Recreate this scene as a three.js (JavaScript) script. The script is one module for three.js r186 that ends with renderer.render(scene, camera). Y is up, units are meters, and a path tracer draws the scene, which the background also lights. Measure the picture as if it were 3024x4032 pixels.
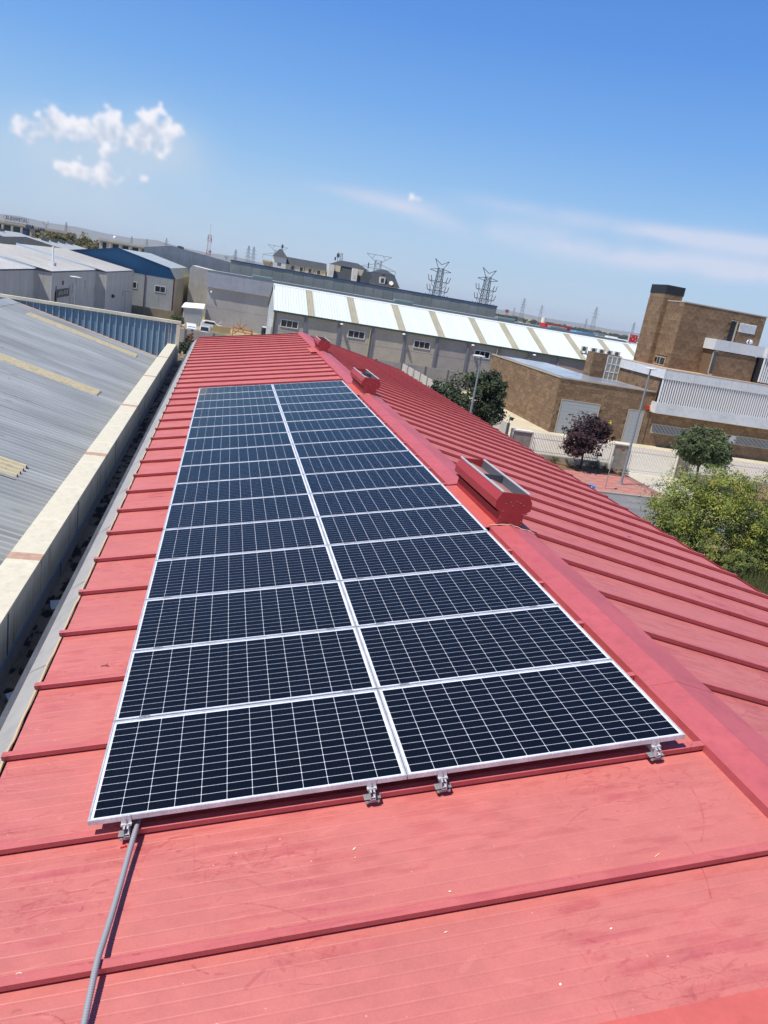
import * as THREE from 'three';
import { mergeGeometries, toCreasedNormals } from 'three/addons/utils/BufferGeometryUtils.js';
import { RoundedBoxGeometry } from 'three/addons/geometries/RoundedBoxGeometry.js';
import { FontLoader } from 'three/addons/loaders/FontLoader.js';
import { TextGeometry } from 'three/addons/geometries/TextGeometry.js';

// ------------------------------------------------------------------ camera, sky, sun, exposure
const scene = new THREE.Scene();
const camera = new THREE.PerspectiveCamera(68.316, 0.75, 0.05, 30000);
camera.rotation.order = 'YXZ';
camera.position.set(0.534, 3.52, 4.262);
camera.rotation.set(THREE.MathUtils.degToRad(-16.0228), THREE.MathUtils.degToRad(-13.7779), THREE.MathUtils.degToRad(9.7809));
const renderer = new THREE.WebGLRenderer({ antialias: true });
renderer.toneMapping = THREE.LinearToneMapping;
renderer.toneMappingExposure = 1.2;
renderer.shadowMap.enabled = true;

const SUN = new THREE.Vector3(-0.435, 0.883, 0.176).normalize();
const sun = new THREE.DirectionalLight(new THREE.Color(1.0, 0.95, 0.87), 4.2);
sun.position.copy(SUN).multiplyScalar(200).add(new THREE.Vector3(10, 0, -60));
sun.target.position.set(10, 0, -60);
sun.castShadow = true;
sun.shadow.mapSize.set(4096, 4096);
Object.assign(sun.shadow.camera, { left: -140, right: 140, top: 140, bottom: -140, near: 1, far: 500 });
sun.shadow.radius = 1;
scene.add(sun, sun.target);

// seeded random numbers and noise
function rng(seed) { let a = seed >>> 0; return () => { a = (a + 0x6D2B79F5) | 0; let t = Math.imul(a ^ (a >>> 15), 1 | a); t = (t + Math.imul(t ^ (t >>> 7), 61 | t)) ^ t; return ((t ^ (t >>> 14)) >>> 0) / 4294967296; }; }
const R0 = rng(7);
const TAB = new Float32Array(65536); { const r = rng(99); for (let i = 0; i < 65536; i++) TAB[i] = r(); }
const hash2 = (x, y, s) => TAB[(Math.imul(x, 374761393) + Math.imul(y, 668265263) + Math.imul(s, 974634777) >>> 3) & 65535];
function vnoise(x, y, px, py, s) {
  const xi = Math.floor(x), yi = Math.floor(y); let fx = x - xi, fy = y - yi;
  fx = fx * fx * (3 - 2 * fx); fy = fy * fy * (3 - 2 * fy);
  const x0 = ((xi % px) + px) % px, x1 = (x0 + 1) % px, y0 = ((yi % py) + py) % py, y1 = (y0 + 1) % py;
  const a = hash2(x0, y0, s), b = hash2(x1, y0, s), c = hash2(x0, y1, s), d = hash2(x1, y1, s);
  return a + (b - a) * fx + (c - a) * fy + (a - b - c + d) * fx * fy;
}
function fbm(u, v, cx, cy, oct, s) { let t = 0, w = 0.5, n = 0; for (let i = 0; i < oct; i++) { t += w * vnoise(u * cx, v * cy, cx, cy, s + i * 17); n += w; w *= 0.5; cx *= 2; cy *= 2; } return t / n; }
const sm = (a, b, x) => { const t = Math.min(1, Math.max(0, (x - a) / (b - a))); return t * t * (3 - 2 * t); };
const lerp = (a, b, t) => a + (b - a) * t;
const lin = (c) => c <= 0.04045 ? c / 12.92 : Math.pow((c + 0.055) / 1.055, 2.4);
const deg = Math.PI / 180;

// the sky: clear blue, pale towards the horizon, a far cumulus group and thin cirrus streaks
const SKY = 0.9;
function buildSky() {
  const W = 2048, H = 1024, data = new Float32Array(W * H * 4);
  const stops = [[-90, 170, 180, 190], [-3, 190, 206, 222], [0, 188, 206, 224], [2.5, 178, 203, 226], [5, 166, 199, 230], [8, 142, 186, 231], [12, 116, 167, 228], [17, 93, 147, 221], [25, 71, 124, 203], [45, 50, 99, 180], [90, 38, 80, 156]].map(([e, r, g, b]) => [e, lin(r / 255), lin(g / 255), lin(b / 255)]);
  // cumulus heads: azimuth, elevation, radius in degrees
  const heads = [[-13.5, 6.1, .55, .5], [-12.9, 6.0, .5, .6], [-12.1, 6.6, .62, 1], [-11.6, 6.3, .5, .9], [-11.1, 6.55, .42, .9], [-10.1, 6.7, .45, .95], [-9.5, 6.55, .42, .9], [-8.9, 6.95, .5, 1], [-8.5, 7.3, .55, 1], [-8.0, 7.05, .5, 1], [-7.3, 7.2, .36, .8], [-7.0, 6.8, .35, 1], [-6.5, 7.5, .55, 1], [-6.2, 7.95, .5, 1], [-5.7, 8.15, .5, 1], [-5.6, 7.6, .5, 1], [-5.1, 7.6, .42, .9], [-4.5, 7.75, .36, .9], [-6.5, 6.8, .4, .9], [-5.9, 6.9, .4, .8], [-5.2, 7.1, .32, .8], [-8.4, 5.75, .42, .8], [-8.6, 5.3, .35, .6], [-8.65, 4.75, .38, .85], [-11.2, 4.15, .33, .85], [-10.5, 4.15, .38, .9], [-9.6, 4.3, .33, .8], [-9.0, 4.15, .42, .95], [-8.6, 3.85, .4, .9], [-8.5, 4.4, .3, .9], [-7.3, 4.95, .3, .5], [-7.0, 4.8, .26, .5], [-6.5, 4.65, .2, .42], [-6.25, 4.58, .18, .4], [-5.0, 6.35, .3, .4], [11.9, 6.55, .10, .45], [12.2, 6.58, .11, .45], [12.45, 6.62, .09, .42]];
  const more = rng(21);
  for (const [a0, e0, n] of [[70, 6, 14], [128, 5, 18], [178, 7, 16], [-95, 5.5, 16], [-150, 6, 14]]) for (let i = 0; i < n; i++) heads.push([a0 + (more() - .5) * 12, e0 + (more() - .5) * 2.4, .35 + more() * .4, .5 + more() * .5]);
  for (let j = 0; j < H; j++) {
    const el = ((j + .5) / H - .5) * 180;
    let k = 0; while (k < stops.length - 2 && stops[k + 1][0] < el) k++;
    const A = stops[k], B = stops[k + 1], t = Math.min(1, Math.max(0, (el - A[0]) / (B[0] - A[0])));
    for (let i = 0; i < W; i++) {
      const phi = ((i + .5) / W - .5) * 2 * Math.PI;              // atan2(z, x)
      let az = Math.atan2(Math.cos(phi), -Math.sin(phi)) / deg;    // from -z towards +x
      let r = lerp(A[1], B[1], t), g = lerp(A[2], B[2], t), b = lerp(A[3], B[3], t);
      if (el > -2 && el < 16) {
        const u = (az + 180) / 360, v = (el + 2) / 18;
        // cirrus: streaks drawn out along the horizon
        const w1 = fbm(u + .012 * v, v, 40, 9, 4, 5), w2 = fbm(u, v, 150, 14, 4, 45);
        const bandC = 5.25 + .3 * Math.sin(az * .13), upC = 7.05 + .25 * Math.sin(az * .11 + 1);
        const grow = sm(2, 17, az) * (1 - sm(60, 75, az)) + .55 * sm(.45, .6, vnoise(u * 6, .5, 6, 2, 8)) * (az < -20 || az > 75 ? 1 : 0);
        let c = Math.exp(-Math.pow((el - bandC - .75 * (1 - sm(6, 17, az))) / (.28 + .5 * grow), 2)) * (.15 + 1.1 * w1) + sm(12, 24, az) * Math.exp(-Math.pow((el - upC) / .5, 2)) * (.15 + 1.0 * w1);
        c *= grow * sm(.08, .58, w2 * .55 + w1 * .5) * 1.25;
        c = Math.min(.75, c + .16 * grow * sm(.45, .75, w1) * Math.exp(-Math.pow((el - 5.5) / 2.2, 2)));
        r = lerp(r, .65, c); g = lerp(g, .68, c); b = lerp(b, .82, c);
        // cumulus
        let f = -1, top = 0, veil = 0;
        for (const [a, e, rad, s] of heads) {
          const dx = az - a; if (dx > 4 || dx < -4) continue;
          const dy = el - e, d = Math.hypot(dx, dy * 1.05) / (rad * 1.2);
          if (d < 2.2) { const q = s * (1.55 - d * .95); if (q > f) { f = q; top = dy / rad - .45 * dx / rad; } }
          if (rad > .2) veil = Math.max(veil, s * Math.exp(-dx * dx / 5 - Math.pow((el - e + 1.3) / 1.7, 2)));
        }
        veil *= .55 + .6 * w2;
        r = lerp(r, .50, veil); g = lerp(g, .62, veil); b = lerp(b, .76, veil);
        if (f > -.6) {
          const n1 = fbm(u, v, 520, 26, 4, 71) - .5, n2 = fbm(u, v, 1300, 64, 2, 171) - .5;
          const q = f + n1 * 2.0 + n2 * 1.3, a = sm(.3, .58, q) * .96, l = .5 + .3 * top + 1.5 * n1 + 1.2 * n2;
          const L = Math.min(1, Math.max(0, l));
          r = lerp(r, lerp(.46, .88, L), a); g = lerp(g, lerp(.56, .87, L), a); b = lerp(b, lerp(.72, .92, L), a);
        }
      }
      const o = (j * W + i) * 4; data[o] = r * SKY; data[o + 1] = g * SKY; data[o + 2] = b * SKY; data[o + 3] = 1;
    }
  }
  const tex = new THREE.DataTexture(data, W, H, THREE.RGBAFormat, THREE.FloatType);
  tex.mapping = THREE.EquirectangularReflectionMapping; tex.magFilter = tex.minFilter = THREE.LinearFilter; tex.needsUpdate = true;
  return tex;
}
scene.background = buildSky();
scene.environment = scene.background;
scene.fog = new THREE.FogExp2(new THREE.Color(.92, .96, 1.0), 0.00006);

// ------------------------------------------------------------------ helpers
const names = {};
const numbered = (n) => { const k = names[n] = (names[n] ?? -1) + 1; return k ? `${n}_${String(k).padStart(3, '0')}` : n; };
const lit = (o) => { o.castShadow = true; o.receiveShadow = true; return o; };
function thing(name, label, category, pos = [0, 0, 0], group, turn = 0) {
  const o = new THREE.Group(); o.name = numbered(name); o.position.set(...pos); o.rotation.y = turn;
  o.userData = { label, category }; if (group) o.userData.group = group; scene.add(o); return o;
}
function part(parent, name, geo, mat, pos, rot, extra) {
  const m = lit(new THREE.Mesh(geo, mat)); m.name = name; if (pos) m.position.set(...pos); if (rot) m.rotation.set(...rot);
  if (extra) Object.assign(m.userData, extra); parent.add(m); return m;
}
function solo(name, geo, mat, label, category, pos, rot, group) {
  const m = part(scene, numbered(name), geo, mat, pos, rot); m.userData = { label, category }; if (group) m.userData.group = group; return m;
}
function ground(name, geo, mat, pos, rot) { const m = part(scene, numbered(name), geo, mat, pos, rot); m.userData.kind = 'structure'; return m; }
const GC = {};
// a box with uv in metres; cached
function bx(w, h, d) {
  const k = `b${w.toFixed(4)},${h.toFixed(4)},${d.toFixed(4)}`; if (GC[k]) return GC[k];
  const g = new THREE.BoxGeometry(w, h, d), p = g.attributes.position, n = g.attributes.normal, uv = g.attributes.uv;
  for (let i = 0; i < p.count; i++) { const x = p.getX(i), y = p.getY(i), z = p.getZ(i); if (Math.abs(n.getX(i)) > .5) uv.setXY(i, z, y); else if (Math.abs(n.getY(i)) > .5) uv.setXY(i, x, z); else uv.setXY(i, x, y); }
  return GC[k] = g;
}
// a box from corner to corner, already placed
function bb(x0, x1, y0, y1, z0, z1) { const g = bx(Math.abs(x1 - x0), Math.abs(y1 - y0), Math.abs(z1 - z0)).clone(); g.translate((x0 + x1) / 2, (y0 + y1) / 2, (z0 + z1) / 2); return shiftUV(g); }
function shiftUV(g) { const p = g.attributes.position, n = g.attributes.normal, uv = g.attributes.uv; for (let i = 0; i < p.count; i++) { const x = p.getX(i), y = p.getY(i), z = p.getZ(i); if (Math.abs(n.getX(i)) > .6) uv.setXY(i, z, y); else if (Math.abs(n.getY(i)) > .6) uv.setXY(i, x, z); else uv.setXY(i, x, y); } return g; }
const merge = (l) => { const a = l.map((g) => { const q = g.index ? g.toNonIndexed() : g.clone(); for (const k of Object.keys(q.attributes)) if (!['position', 'normal', 'uv', 'color'].includes(k)) q.deleteAttribute(k); return q; }); return mergeGeometries(a); };
const cyl = (r0, r1, h, n = 12) => GC[`c${r0},${r1},${h},${n}`] ??= new THREE.CylinderGeometry(r0, r1, h, n);
// a bar of square section between two points
function bar(a, b, w, d = w) {
  const A = new THREE.Vector3(...a), B = new THREE.Vector3(...b), v = B.clone().sub(A), L = v.length();
  const g = new THREE.BoxGeometry(w, L, d); g.applyQuaternion(new THREE.Quaternion().setFromUnitVectors(new THREE.Vector3(0, 1, 0), v.normalize())); g.translate((A.x + B.x) / 2, (A.y + B.y) / 2, (A.z + B.z) / 2); return g;
}
function rod(a, b, r, n = 8) {
  const A = new THREE.Vector3(...a), B = new THREE.Vector3(...b), v = B.clone().sub(A), L = v.length();
  const g = new THREE.CylinderGeometry(r, r, L, n); g.applyQuaternion(new THREE.Quaternion().setFromUnitVectors(new THREE.Vector3(0, 1, 0), v.normalize())); g.translate((A.x + B.x) / 2, (A.y + B.y) / 2, (A.z + B.z) / 2); return g;
}
// flat-shaded polygon soup from quads [[x,y,z]*4] with uv in metres given or taken from the largest plane
function quads(list, uvf) {
  const P = [], U = [];
  for (const q of list) for (const k of (q.length === 3 ? [0, 1, 2] : [0, 1, 2, 0, 2, 3])) { P.push(...q[k]); const u = uvf ? uvf(q[k]) : null; U.push(u ? u[0] : 0, u ? u[1] : 0); }
  const g = new THREE.BufferGeometry(); g.setAttribute('position', new THREE.Float32BufferAttribute(P, 3)); g.setAttribute('uv', new THREE.Float32BufferAttribute(U, 2)); g.computeVertexNormals();
  if (!uvf) { const n = g.attributes.normal, uv = g.attributes.uv, p = g.attributes.position; for (let i = 0; i < p.count; i++) { const ax = Math.abs(n.getX(i)), ay = Math.abs(n.getY(i)), az = Math.abs(n.getZ(i)); if (ay >= ax && ay >= az) uv.setXY(i, p.getX(i), p.getZ(i)); else if (ax >= az) uv.setXY(i, p.getZ(i), p.getY(i)); else uv.setXY(i, p.getX(i), p.getY(i)); } }
  return g;
}
// a closed prism: outline [[x,y]...] counter-clockwise, from z0 (near, larger) to z1
function prism(outline, z0, z1) {
  const s = new THREE.Shape(outline.map(([x, y]) => new THREE.Vector2(x, y))); const g = new THREE.ExtrudeGeometry(s, { depth: Math.abs(z1 - z0), bevelEnabled: false }); g.translate(0, 0, Math.min(z0, z1)); return g;
}

// ------------------------------------------------------------------ textures and materials
function texOf(size, fn, srgb = true, sizeY = size) {
  const d = new Uint8Array(size * sizeY * 4);
  for (let j = 0; j < sizeY; j++) for (let i = 0; i < size; i++) { const c = fn((i + .5) / size, (j + .5) / sizeY), o = (j * size + i) * 4; d[o] = Math.max(0, Math.min(255, c[0] * 255)); d[o + 1] = Math.max(0, Math.min(255, c[1] * 255)); d[o + 2] = Math.max(0, Math.min(255, c[2] * 255)); d[o + 3] = 255; }
  const t = new THREE.DataTexture(d, size, sizeY, THREE.RGBAFormat); t.wrapS = t.wrapT = THREE.RepeatWrapping; t.magFilter = THREE.LinearFilter; t.minFilter = THREE.LinearMipmapLinearFilter; t.generateMipmaps = true; if (srgb) t.colorSpace = THREE.SRGBColorSpace; t.needsUpdate = true; return t;
}
const REP = new Map();
const rep = (t, x, y = x) => { const k = `${t.uuid}|${x}|${y}`; if (!REP.has(k)) { const c = t.clone(); c.repeat.set(1 / x, 1 / y); c.needsUpdate = true; REP.set(k, c); } return REP.get(k); };   // uv is in metres, one tile = x by y metres
const sr = (r, g, b) => new THREE.Color().setRGB(lin(r / 255), lin(g / 255), lin(b / 255));
const M = (color, rough = .8, o = {}) => new THREE.MeshStandardMaterial({ color, roughness: rough, side: THREE.DoubleSide, ...o });
const grit = texOf(512, (u, v) => { const a = fbm(u, v, 6, 6, 6, 3), b = fbm(u, v, 90, 90, 2, 33); const k = .80 + .22 * (a - .5) + .16 * (b - .5) + .08; return [k, k, k]; });
const streak = texOf(512, (u, v) => { const a = fbm(u, v, 48, 3, 4, 9), b = fbm(u, v, 5, 5, 4, 19), c = fbm(u, v, 140, 140, 1, 29); const k = .93 + .12 * (a - .5) + .10 * (b - .5) + .06 * (c - .5); return [k, k * .995, k * .985]; });
const blot = texOf(512, (u, v) => { const a = fbm(u, v, 3, 3, 7, 61), s = sm(.5, .85, fbm(u, v, 17, 17, 5, 81)), b = fbm(u, v, 60, 60, 3, 85); const k = .94 + .10 * (a - .5) - .05 * s + .06 * (b - .5); return [k, k * .995, k * .985]; });

// ------------------------------------------------------------------ the red roof
const AL = 10.9714 * deg, CA = Math.cos(AL), SA = Math.sin(AL), BE = 11.5 * deg, CB = Math.cos(BE), SB = Math.sin(BE);
const RO = -0.185;                                   // sheet surface below the plane of the module frames
const L = (s, o, z) => [s * CA - o * SA, s * SA + o * CA, z];
const RX = 4.57, RY = RX * Math.tan(AL) + RO / CA;   // where the two slopes meet
const Rr = (s, o, z) => [RX + s * CB + o * SB, RY - s * SB + o * CB, z];
const PITCH = 1.031, Z0 = -0.048, ZFAR = -37.15, ZNEAR = 1.82;
const S0 = -0.784, S1 = RX / CA - .02, SR = 5.735;
const TS = 5.5;                                      // metres that one tile of the roof texture spans

function redTexture() {
  const n = 2048, cv = document.createElement('canvas'); cv.width = cv.height = n; const c = cv.getContext('2d'), im = c.createImageData(n, n), d = im.data;
  const bays = []; const rb = rng(41); for (let i = 0; i < 64; i++) bays.push(rb());
  for (let j = 0; j < n; j++) {
    const v = (j + .5) / n, bay = bays[Math.floor(v * 51) % 64];
    for (let i = 0; i < n; i++) {
      const u = (i + .5) / n;
      const big = fbm(u, v, 4, 4, 4, 11), fine = hash2(i, j, 4), mid = fbm(u, v, 40, 60, 3, 15);
      // dust wiped off in patches: along the raised bands, with ragged ends
      const st = fbm(u, v, 26, 102, 5, 23) * .62 + .38 * fbm(u, v, 5, 7, 4, 27);
      const wipe = sm(.53, .70, st + (bay - .5) * .07 + (big - .5) * .22);
      const k = 1 + .06 * (big - .5) + .07 * (mid - .5) + .035 * (fine - .5) + .03 * (hash2(i >> 2, j >> 2, 14) - .5);
      let r = 194 * k, g = 110 * k, b = 102 * k;
      r = lerp(r, 172 * k, wipe * .34); g = lerp(g, 80 * k, wipe * .34); b = lerp(b, 78 * k, wipe * .34);
      const o = (j * n + i) * 4; d[o] = r; d[o + 1] = g; d[o + 2] = b; d[o + 3] = 255;
    }
  }
  c.putImageData(im, 0, 0);
  const r = rng(5); c.lineCap = 'round';
  // scuffs: dense patches of short rubs where people walked, cut into bands by the pressed grooves
  const bayPx = n / TS * .1031;
  for (let i = 0; i < 44; i++) {
    const cx = r() * n, cy = r() * n, w = 60 + r() * 260, h = 30 + r() * 130, m = 30 + r() * 90 | 0;
    for (let k = 0; k < m; k++) {
      const x = cx + (r() + r() - 1) * w, y = cy + (r() + r() - 1) * h, a = r() < .6 ? (r() - .5) * .9 : r() * 6.3, len = 5 + r() * r() * 60;
      c.strokeStyle = `rgba(${148 + r() * 18 | 0},${54 + r() * 18 | 0},${58 + r() * 14 | 0},${.08 + r() * r() * .34})`; c.lineWidth = 1.5 + r() * r() * 9;
      c.beginPath(); c.moveTo(x, y); c.quadraticCurveTo(x + Math.cos(a) * len * .5 + (r() - .5) * 14, y + Math.sin(a) * len * .5 + (r() - .5) * 14, x + Math.cos(a) * len, y + Math.sin(a) * len); c.stroke();
    }
    for (let k = 0; k < 4; k++) { const y = Math.round((cy + (r() - .5) * h * 2) / bayPx) * bayPx, x = cx + (r() - .5) * w; for (let q = 0; q < 20; q++) { c.fillStyle = `rgba(156,62,66,${.012 + r() * .03})`; c.fillRect(x + (r() + r() - 1) * w * .7, y + r() * bayPx * .25, 12 + r() * 80, bayPx * (.2 + r() * .5)); } }
  }
  // a few long drag marks and arcs
  for (let i = 0; i < 26; i++) {
    const x = r() * n, y = r() * n, a = r() * 6.3, len = 60 + r() * 240, bend = (r() - .5) * 1.4, w0 = 1.2 + r() * r() * 6, p1 = .16 + r() * .3;
    for (let k = 0; k < 14; k++) { const t0 = k / 14, t1 = (k + 1) / 14, at = (t) => [x + Math.cos(a + bend * t) * len * t, y + Math.sin(a + bend * t) * len * t]; if (r() < .18) continue; c.strokeStyle = `rgba(150,54,60,${p1 * (.4 + r() * .8)})`; c.lineWidth = w0 * (.5 + r()); c.beginPath(); c.moveTo(...at(t0)); c.lineTo(...at(t1)); c.stroke(); }
  }
  // pale dust smears and specks
  for (let i = 0; i < 90; i++) { c.strokeStyle = `rgba(222,160,150,${.04 + r() * .1})`; c.lineWidth = 2 + r() * 12; const x = r() * n, y = r() * n; c.beginPath(); c.moveTo(x, y); c.lineTo(x + (r() - .5) * 120, y + (r() - .5) * 50); c.stroke(); }
  for (let i = 0; i < 260; i++) { c.fillStyle = `rgba(235,205,180,${.3 + r() * .6})`; c.fillRect(r() * n, r() * n, 1 + r() * 3, 1 + r() * 2.4); }
  const t = new THREE.CanvasTexture(cv); t.wrapS = t.wrapT = THREE.RepeatWrapping; t.colorSpace = THREE.SRGBColorSpace; t.anisotropy = 8; return t;
}
const redTex = redTexture();
const redBump = texOf(512, (u, v) => { const k = fbm(u, v, 7, 7, 4, 301) * .8 + .2 * fbm(u, v, 60, 60, 2, 302); return [k, k, k]; }, false);
const redRough = texOf(512, (u, v) => { const k = .5 + .3 * fbm(u, v, 8, 14, 4, 311); return [k, k, k]; }, false);
const rp = 1 / TS;
const uvScaled = (t) => { const q = t.clone(); q.repeat.set(rp, rp); q.needsUpdate = true; return q; };
const mRed = new THREE.MeshStandardMaterial({ map: uvScaled(redTex), roughness: .92, roughnessMap: rep(redRough, 1.9), bumpMap: rep(redBump, 2.3), bumpScale: .0035, side: THREE.DoubleSide, metalness: 0 });
const mRib = new THREE.MeshStandardMaterial({ map: uvScaled(redTex), color: new THREE.Color(.98, .84, .92), roughness: .5, roughnessMap: null, bumpMap: rep(redBump, 1.1), bumpScale: .001, side: THREE.DoubleSide });
const blotFine = rep(blot, 2.1);
const mCap = new THREE.MeshStandardMaterial({ color: sr(201, 98, 101), map: blotFine, roughness: .55, bumpMap: rep(redBump, 1.4), bumpScale: .004, side: THREE.DoubleSide });
const mPlate = new THREE.MeshStandardMaterial({ color: sr(208, 100, 92), map: blotFine, roughness: .6, bumpMap: rep(redBump, 1.2), bumpScale: .004, side: THREE.DoubleSide });
const mVent = new THREE.MeshStandardMaterial({ color: sr(172, 54, 56), map: blotFine, roughness: .5, side: THREE.DoubleSide });
const mVentDark = new THREE.MeshStandardMaterial({ color: sr(172, 54, 56), map: blotFine, roughness: .45, side: THREE.DoubleSide });

const redB = thing('red_roof_building', 'long industrial building with a ribbed dusty red metal gable roof', 'building');
// one sheet: a flat pan with shallow pressed grooves, 40 mm thick at the eave end
function pan(width, at, from, to, voff) {
  const pr = [], bays = 10, w = width / bays;
  for (let i = 0; i < bays; i++) { const a = -i * w; pr.push([a, 0], [a - w + .016, 0], [a - w + .012, -.0016], [a - w + .004, -.0016]); }
  pr.push([-width, 0]);
  const q = [], P = (s, k) => at(s, RO2 + pr[k][1], pr[k][0]);
  const RO2 = 0;
  for (let k = 0; k < pr.length - 1; k++) q.push([P(from, k), P(to, k), P(to, k + 1), P(from, k + 1)]);
  q.push([at(from, 0, 0), at(from, 0, -width), at(from, -.04, -width), at(from, -.04, 0)]);
  q.push([at(from, -.04, 0), at(from, -.04, -width), at(to, -.04, -width), at(to, -.04, 0)]);
  return quads(q);
}
function slopeUV(g, origin, dirx, diry, zoff, voff) { const p = g.attributes.position, uv = g.attributes.uv; for (let i = 0; i < p.count; i++) uv.setXY(i, (p.getX(i) - origin[0]) * dirx + (p.getY(i) - origin[1]) * diry, p.getZ(i) + zoff + voff); return g; }
// seam cover: a low trapezoid with a recess under its lips
function seam(at, from, to) {
  const pr = [[.027, .016], [.030, .018], [.037, .059], [.034, .062], [-.018, .062], [-.024, .059], [-.044, .009], [-.040, .006], [-.020, .005], [-.020, 0]], fr = [[.010, 0], [.010, .016], ...pr];
  const q = []; for (let k = 0; k < fr.length - 1; k++) q.push([at(from, fr[k][1], fr[k][0]), at(to, fr[k][1], fr[k][0]), at(to, fr[k + 1][1], fr[k + 1][0]), at(from, fr[k + 1][1], fr[k + 1][0])]);
  for (const e of [from, to]) for (let k = 3; k < 5; k++) { const a = fr[k], b = fr[k + 1], a2 = k === 3 ? [-.044, .009] : [-.024, .059], b2 = k === 3 ? [-.024, .059] : [-.018, .062]; q.push([at(e, a[1], a[0]), at(e, b[1], b[0]), at(e, b2[1], b2[0]), at(e, a2[1], a2[0])]); }
  return quads(q);
}
const lp = (s, o, z) => [s * CA - o * SA, s * SA + o * CA, z], rpnt = (s, o, z) => [s * CB + o * SB, -s * SB + o * CB, z];
const rz = rng(17);
const zs = []; for (let k = -1; k < 36; k++) zs.push(Z0 - k * PITCH);
{
  const nearW = ZNEAR - zs[0];
  const list = [[ZNEAR, nearW]]; for (let i = 0; i < zs.length; i++) list.push([zs[i], i < zs.length - 1 ? PITCH : zs[i] - ZFAR]);
  const gl = {}, gr = {};
  list.forEach(([z, w], i) => {
    if (w < .03) return;
    const voff = z > -3.2 ? 0 : Math.floor(rz() * 40) * .137, uoff = z > -3.2 ? 0 : rz() * 5;
    const g = pan(w - .004, lp, S0, S1); slopeUV(g, [0, 0], CA, SA, z, voff); { const uv = g.attributes.uv; for (let q = 0; q < uv.count; q++) uv.setX(q, uv.getX(q) + 1 + uoff); }
    part(redB, 'roof_panel', g, mRed, L(0, RO, z));
    const h = pan(w - .004, rpnt, .02, SR); slopeUV(h, [0, 0], CB, -SB, z, rz() * 5.5); { const uv = h.attributes.uv; const o = rz() * 5; for (let q = 0; q < uv.count; q++) uv.setX(q, uv.getX(q) + o); }
    part(redB, 'roof_panel', h, mRed, [RX, RY, z]);
  });
  const sl = seam(lp, S0 - .035, 4.46), sR = seam(rpnt, .06, SR + .03);
  slopeUV(sl, [0, 0], CA, SA, 0, 0); slopeUV(sR, [0, 0], CB, -SB, 0, 0);
  for (const z of zs) { part(redB, 'seam_rib', sl, mRib, L(0, RO, z)); part(redB, 'seam_rib', sR, mRib, [RX, RY, z]); }
  // verge flashing at the near gable, and the far verge
  part(redB, 'verge_flashing', quads([[L(S0 - .03, RO + .012, ZNEAR + .9), L(S0 - .03, RO + .012, ZNEAR - .02), L(S1, RO + .012, ZNEAR - .02), L(S1, RO + .012, ZNEAR + .9)], [L(S0 - .03, RO + .012, ZNEAR - .02), L(S0 - .03, RO + .002, ZNEAR - .022), L(S1, RO + .002, ZNEAR - .022), L(S1, RO + .012, ZNEAR - .02)]]), mPlate);
  part(redB, 'verge_flashing', quads([[Rr(0, .012, ZNEAR + .9), Rr(0, .012, ZNEAR - .02), Rr(SR, .012, ZNEAR - .02), Rr(SR, .012, ZNEAR + .9)]]), mPlate);
  part(redB, 'far_verge', merge([quads([[L(S0, RO + .05, ZFAR), L(S1, RO + .05, ZFAR), L(S1, RO - .2, ZFAR), L(S0, RO - .2, ZFAR)], [L(S0, RO + .05, ZFAR), L(S1, RO + .05, ZFAR), L(S1, RO + .05, ZFAR + .1), L(S0, RO + .05, ZFAR + .1)]]), quads([[Rr(0, .05, ZFAR), Rr(SR, .05, ZFAR), Rr(SR, -.2, ZFAR), Rr(0, -.2, ZFAR)], [Rr(0, .05, ZFAR), Rr(SR, .05, ZFAR), Rr(SR, .05, ZFAR + .1), Rr(0, .05, ZFAR + .1)]])]), mCap);
  // ridge caps in overlapping lengths, broken at the three vents
  const yl = 4.315 * Math.tan(AL) + (RO + .066) / CA, yr = RY - .4 * Math.tan(BE) + .066;
  let n = 0;
  for (const [a, b] of [[1.8, -.88], [-.84, -3.93], [-3.89, -5.02], [-7.16, -10.2], [-10.16, -13.2], [-13.16, -16.3], [-18.55, -21.6], [-21.56, -24.6], [-24.56, -27.45], [-29.4, -32.4], [-32.36, -35.0], [-34.96, -37.15]]) {
    const e = (n++ % 2) * .003, h = quads([
      [[4.32, yl - .068, a], [4.315, yl + e, a], [4.315, yl + e, b], [4.32, yl - .068, b]],
      [[4.315, yl + e, a], [4.57, RY + .08 + e, a], [4.57, RY + .08 + e, b], [4.315, yl + e, b]],
      [[4.57, RY + .08 + e, a], [4.97, yr + e, a], [4.97, yr + e, b], [4.57, RY + .08 + e, b]],
      [[4.97, yr + e, a], [4.972, yr - .045, a], [4.972, yr - .045, b], [4.97, yr + e, b]],
      [[4.32, yl - .066, a], [4.315, yl + e, a], [4.57, RY + .08 + e, a], [4.57, RY + .02, a]], [[4.57, RY + .02, a], [4.57, RY + .08 + e, a], [4.97, yr + e, a], [4.972, yr - .045, a]]]);
    const cap = part(redB, 'ridge_cap', h, mCap);
    for (const z of [a - .06, b + .06]) { const sc = part(cap, 'screw', cyl(.007, .007, .006, 8), mSteel(), [4.345, yl + .012, z], [0, 0, AL]); }
  }
}
var _steel; function mSteel() { return _steel ??= M(sr(190, 188, 184), .4, { metalness: .6 }); }
const mGalv = M(sr(176, 180, 184), .45, { metalness: .35, map: rep(grit, 1.3) });
const mConc = M(sr(178, 172, 160), .9, { map: rep(blot, 3.1), bumpMap: rep(grit, .9), bumpScale: .004 });
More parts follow.
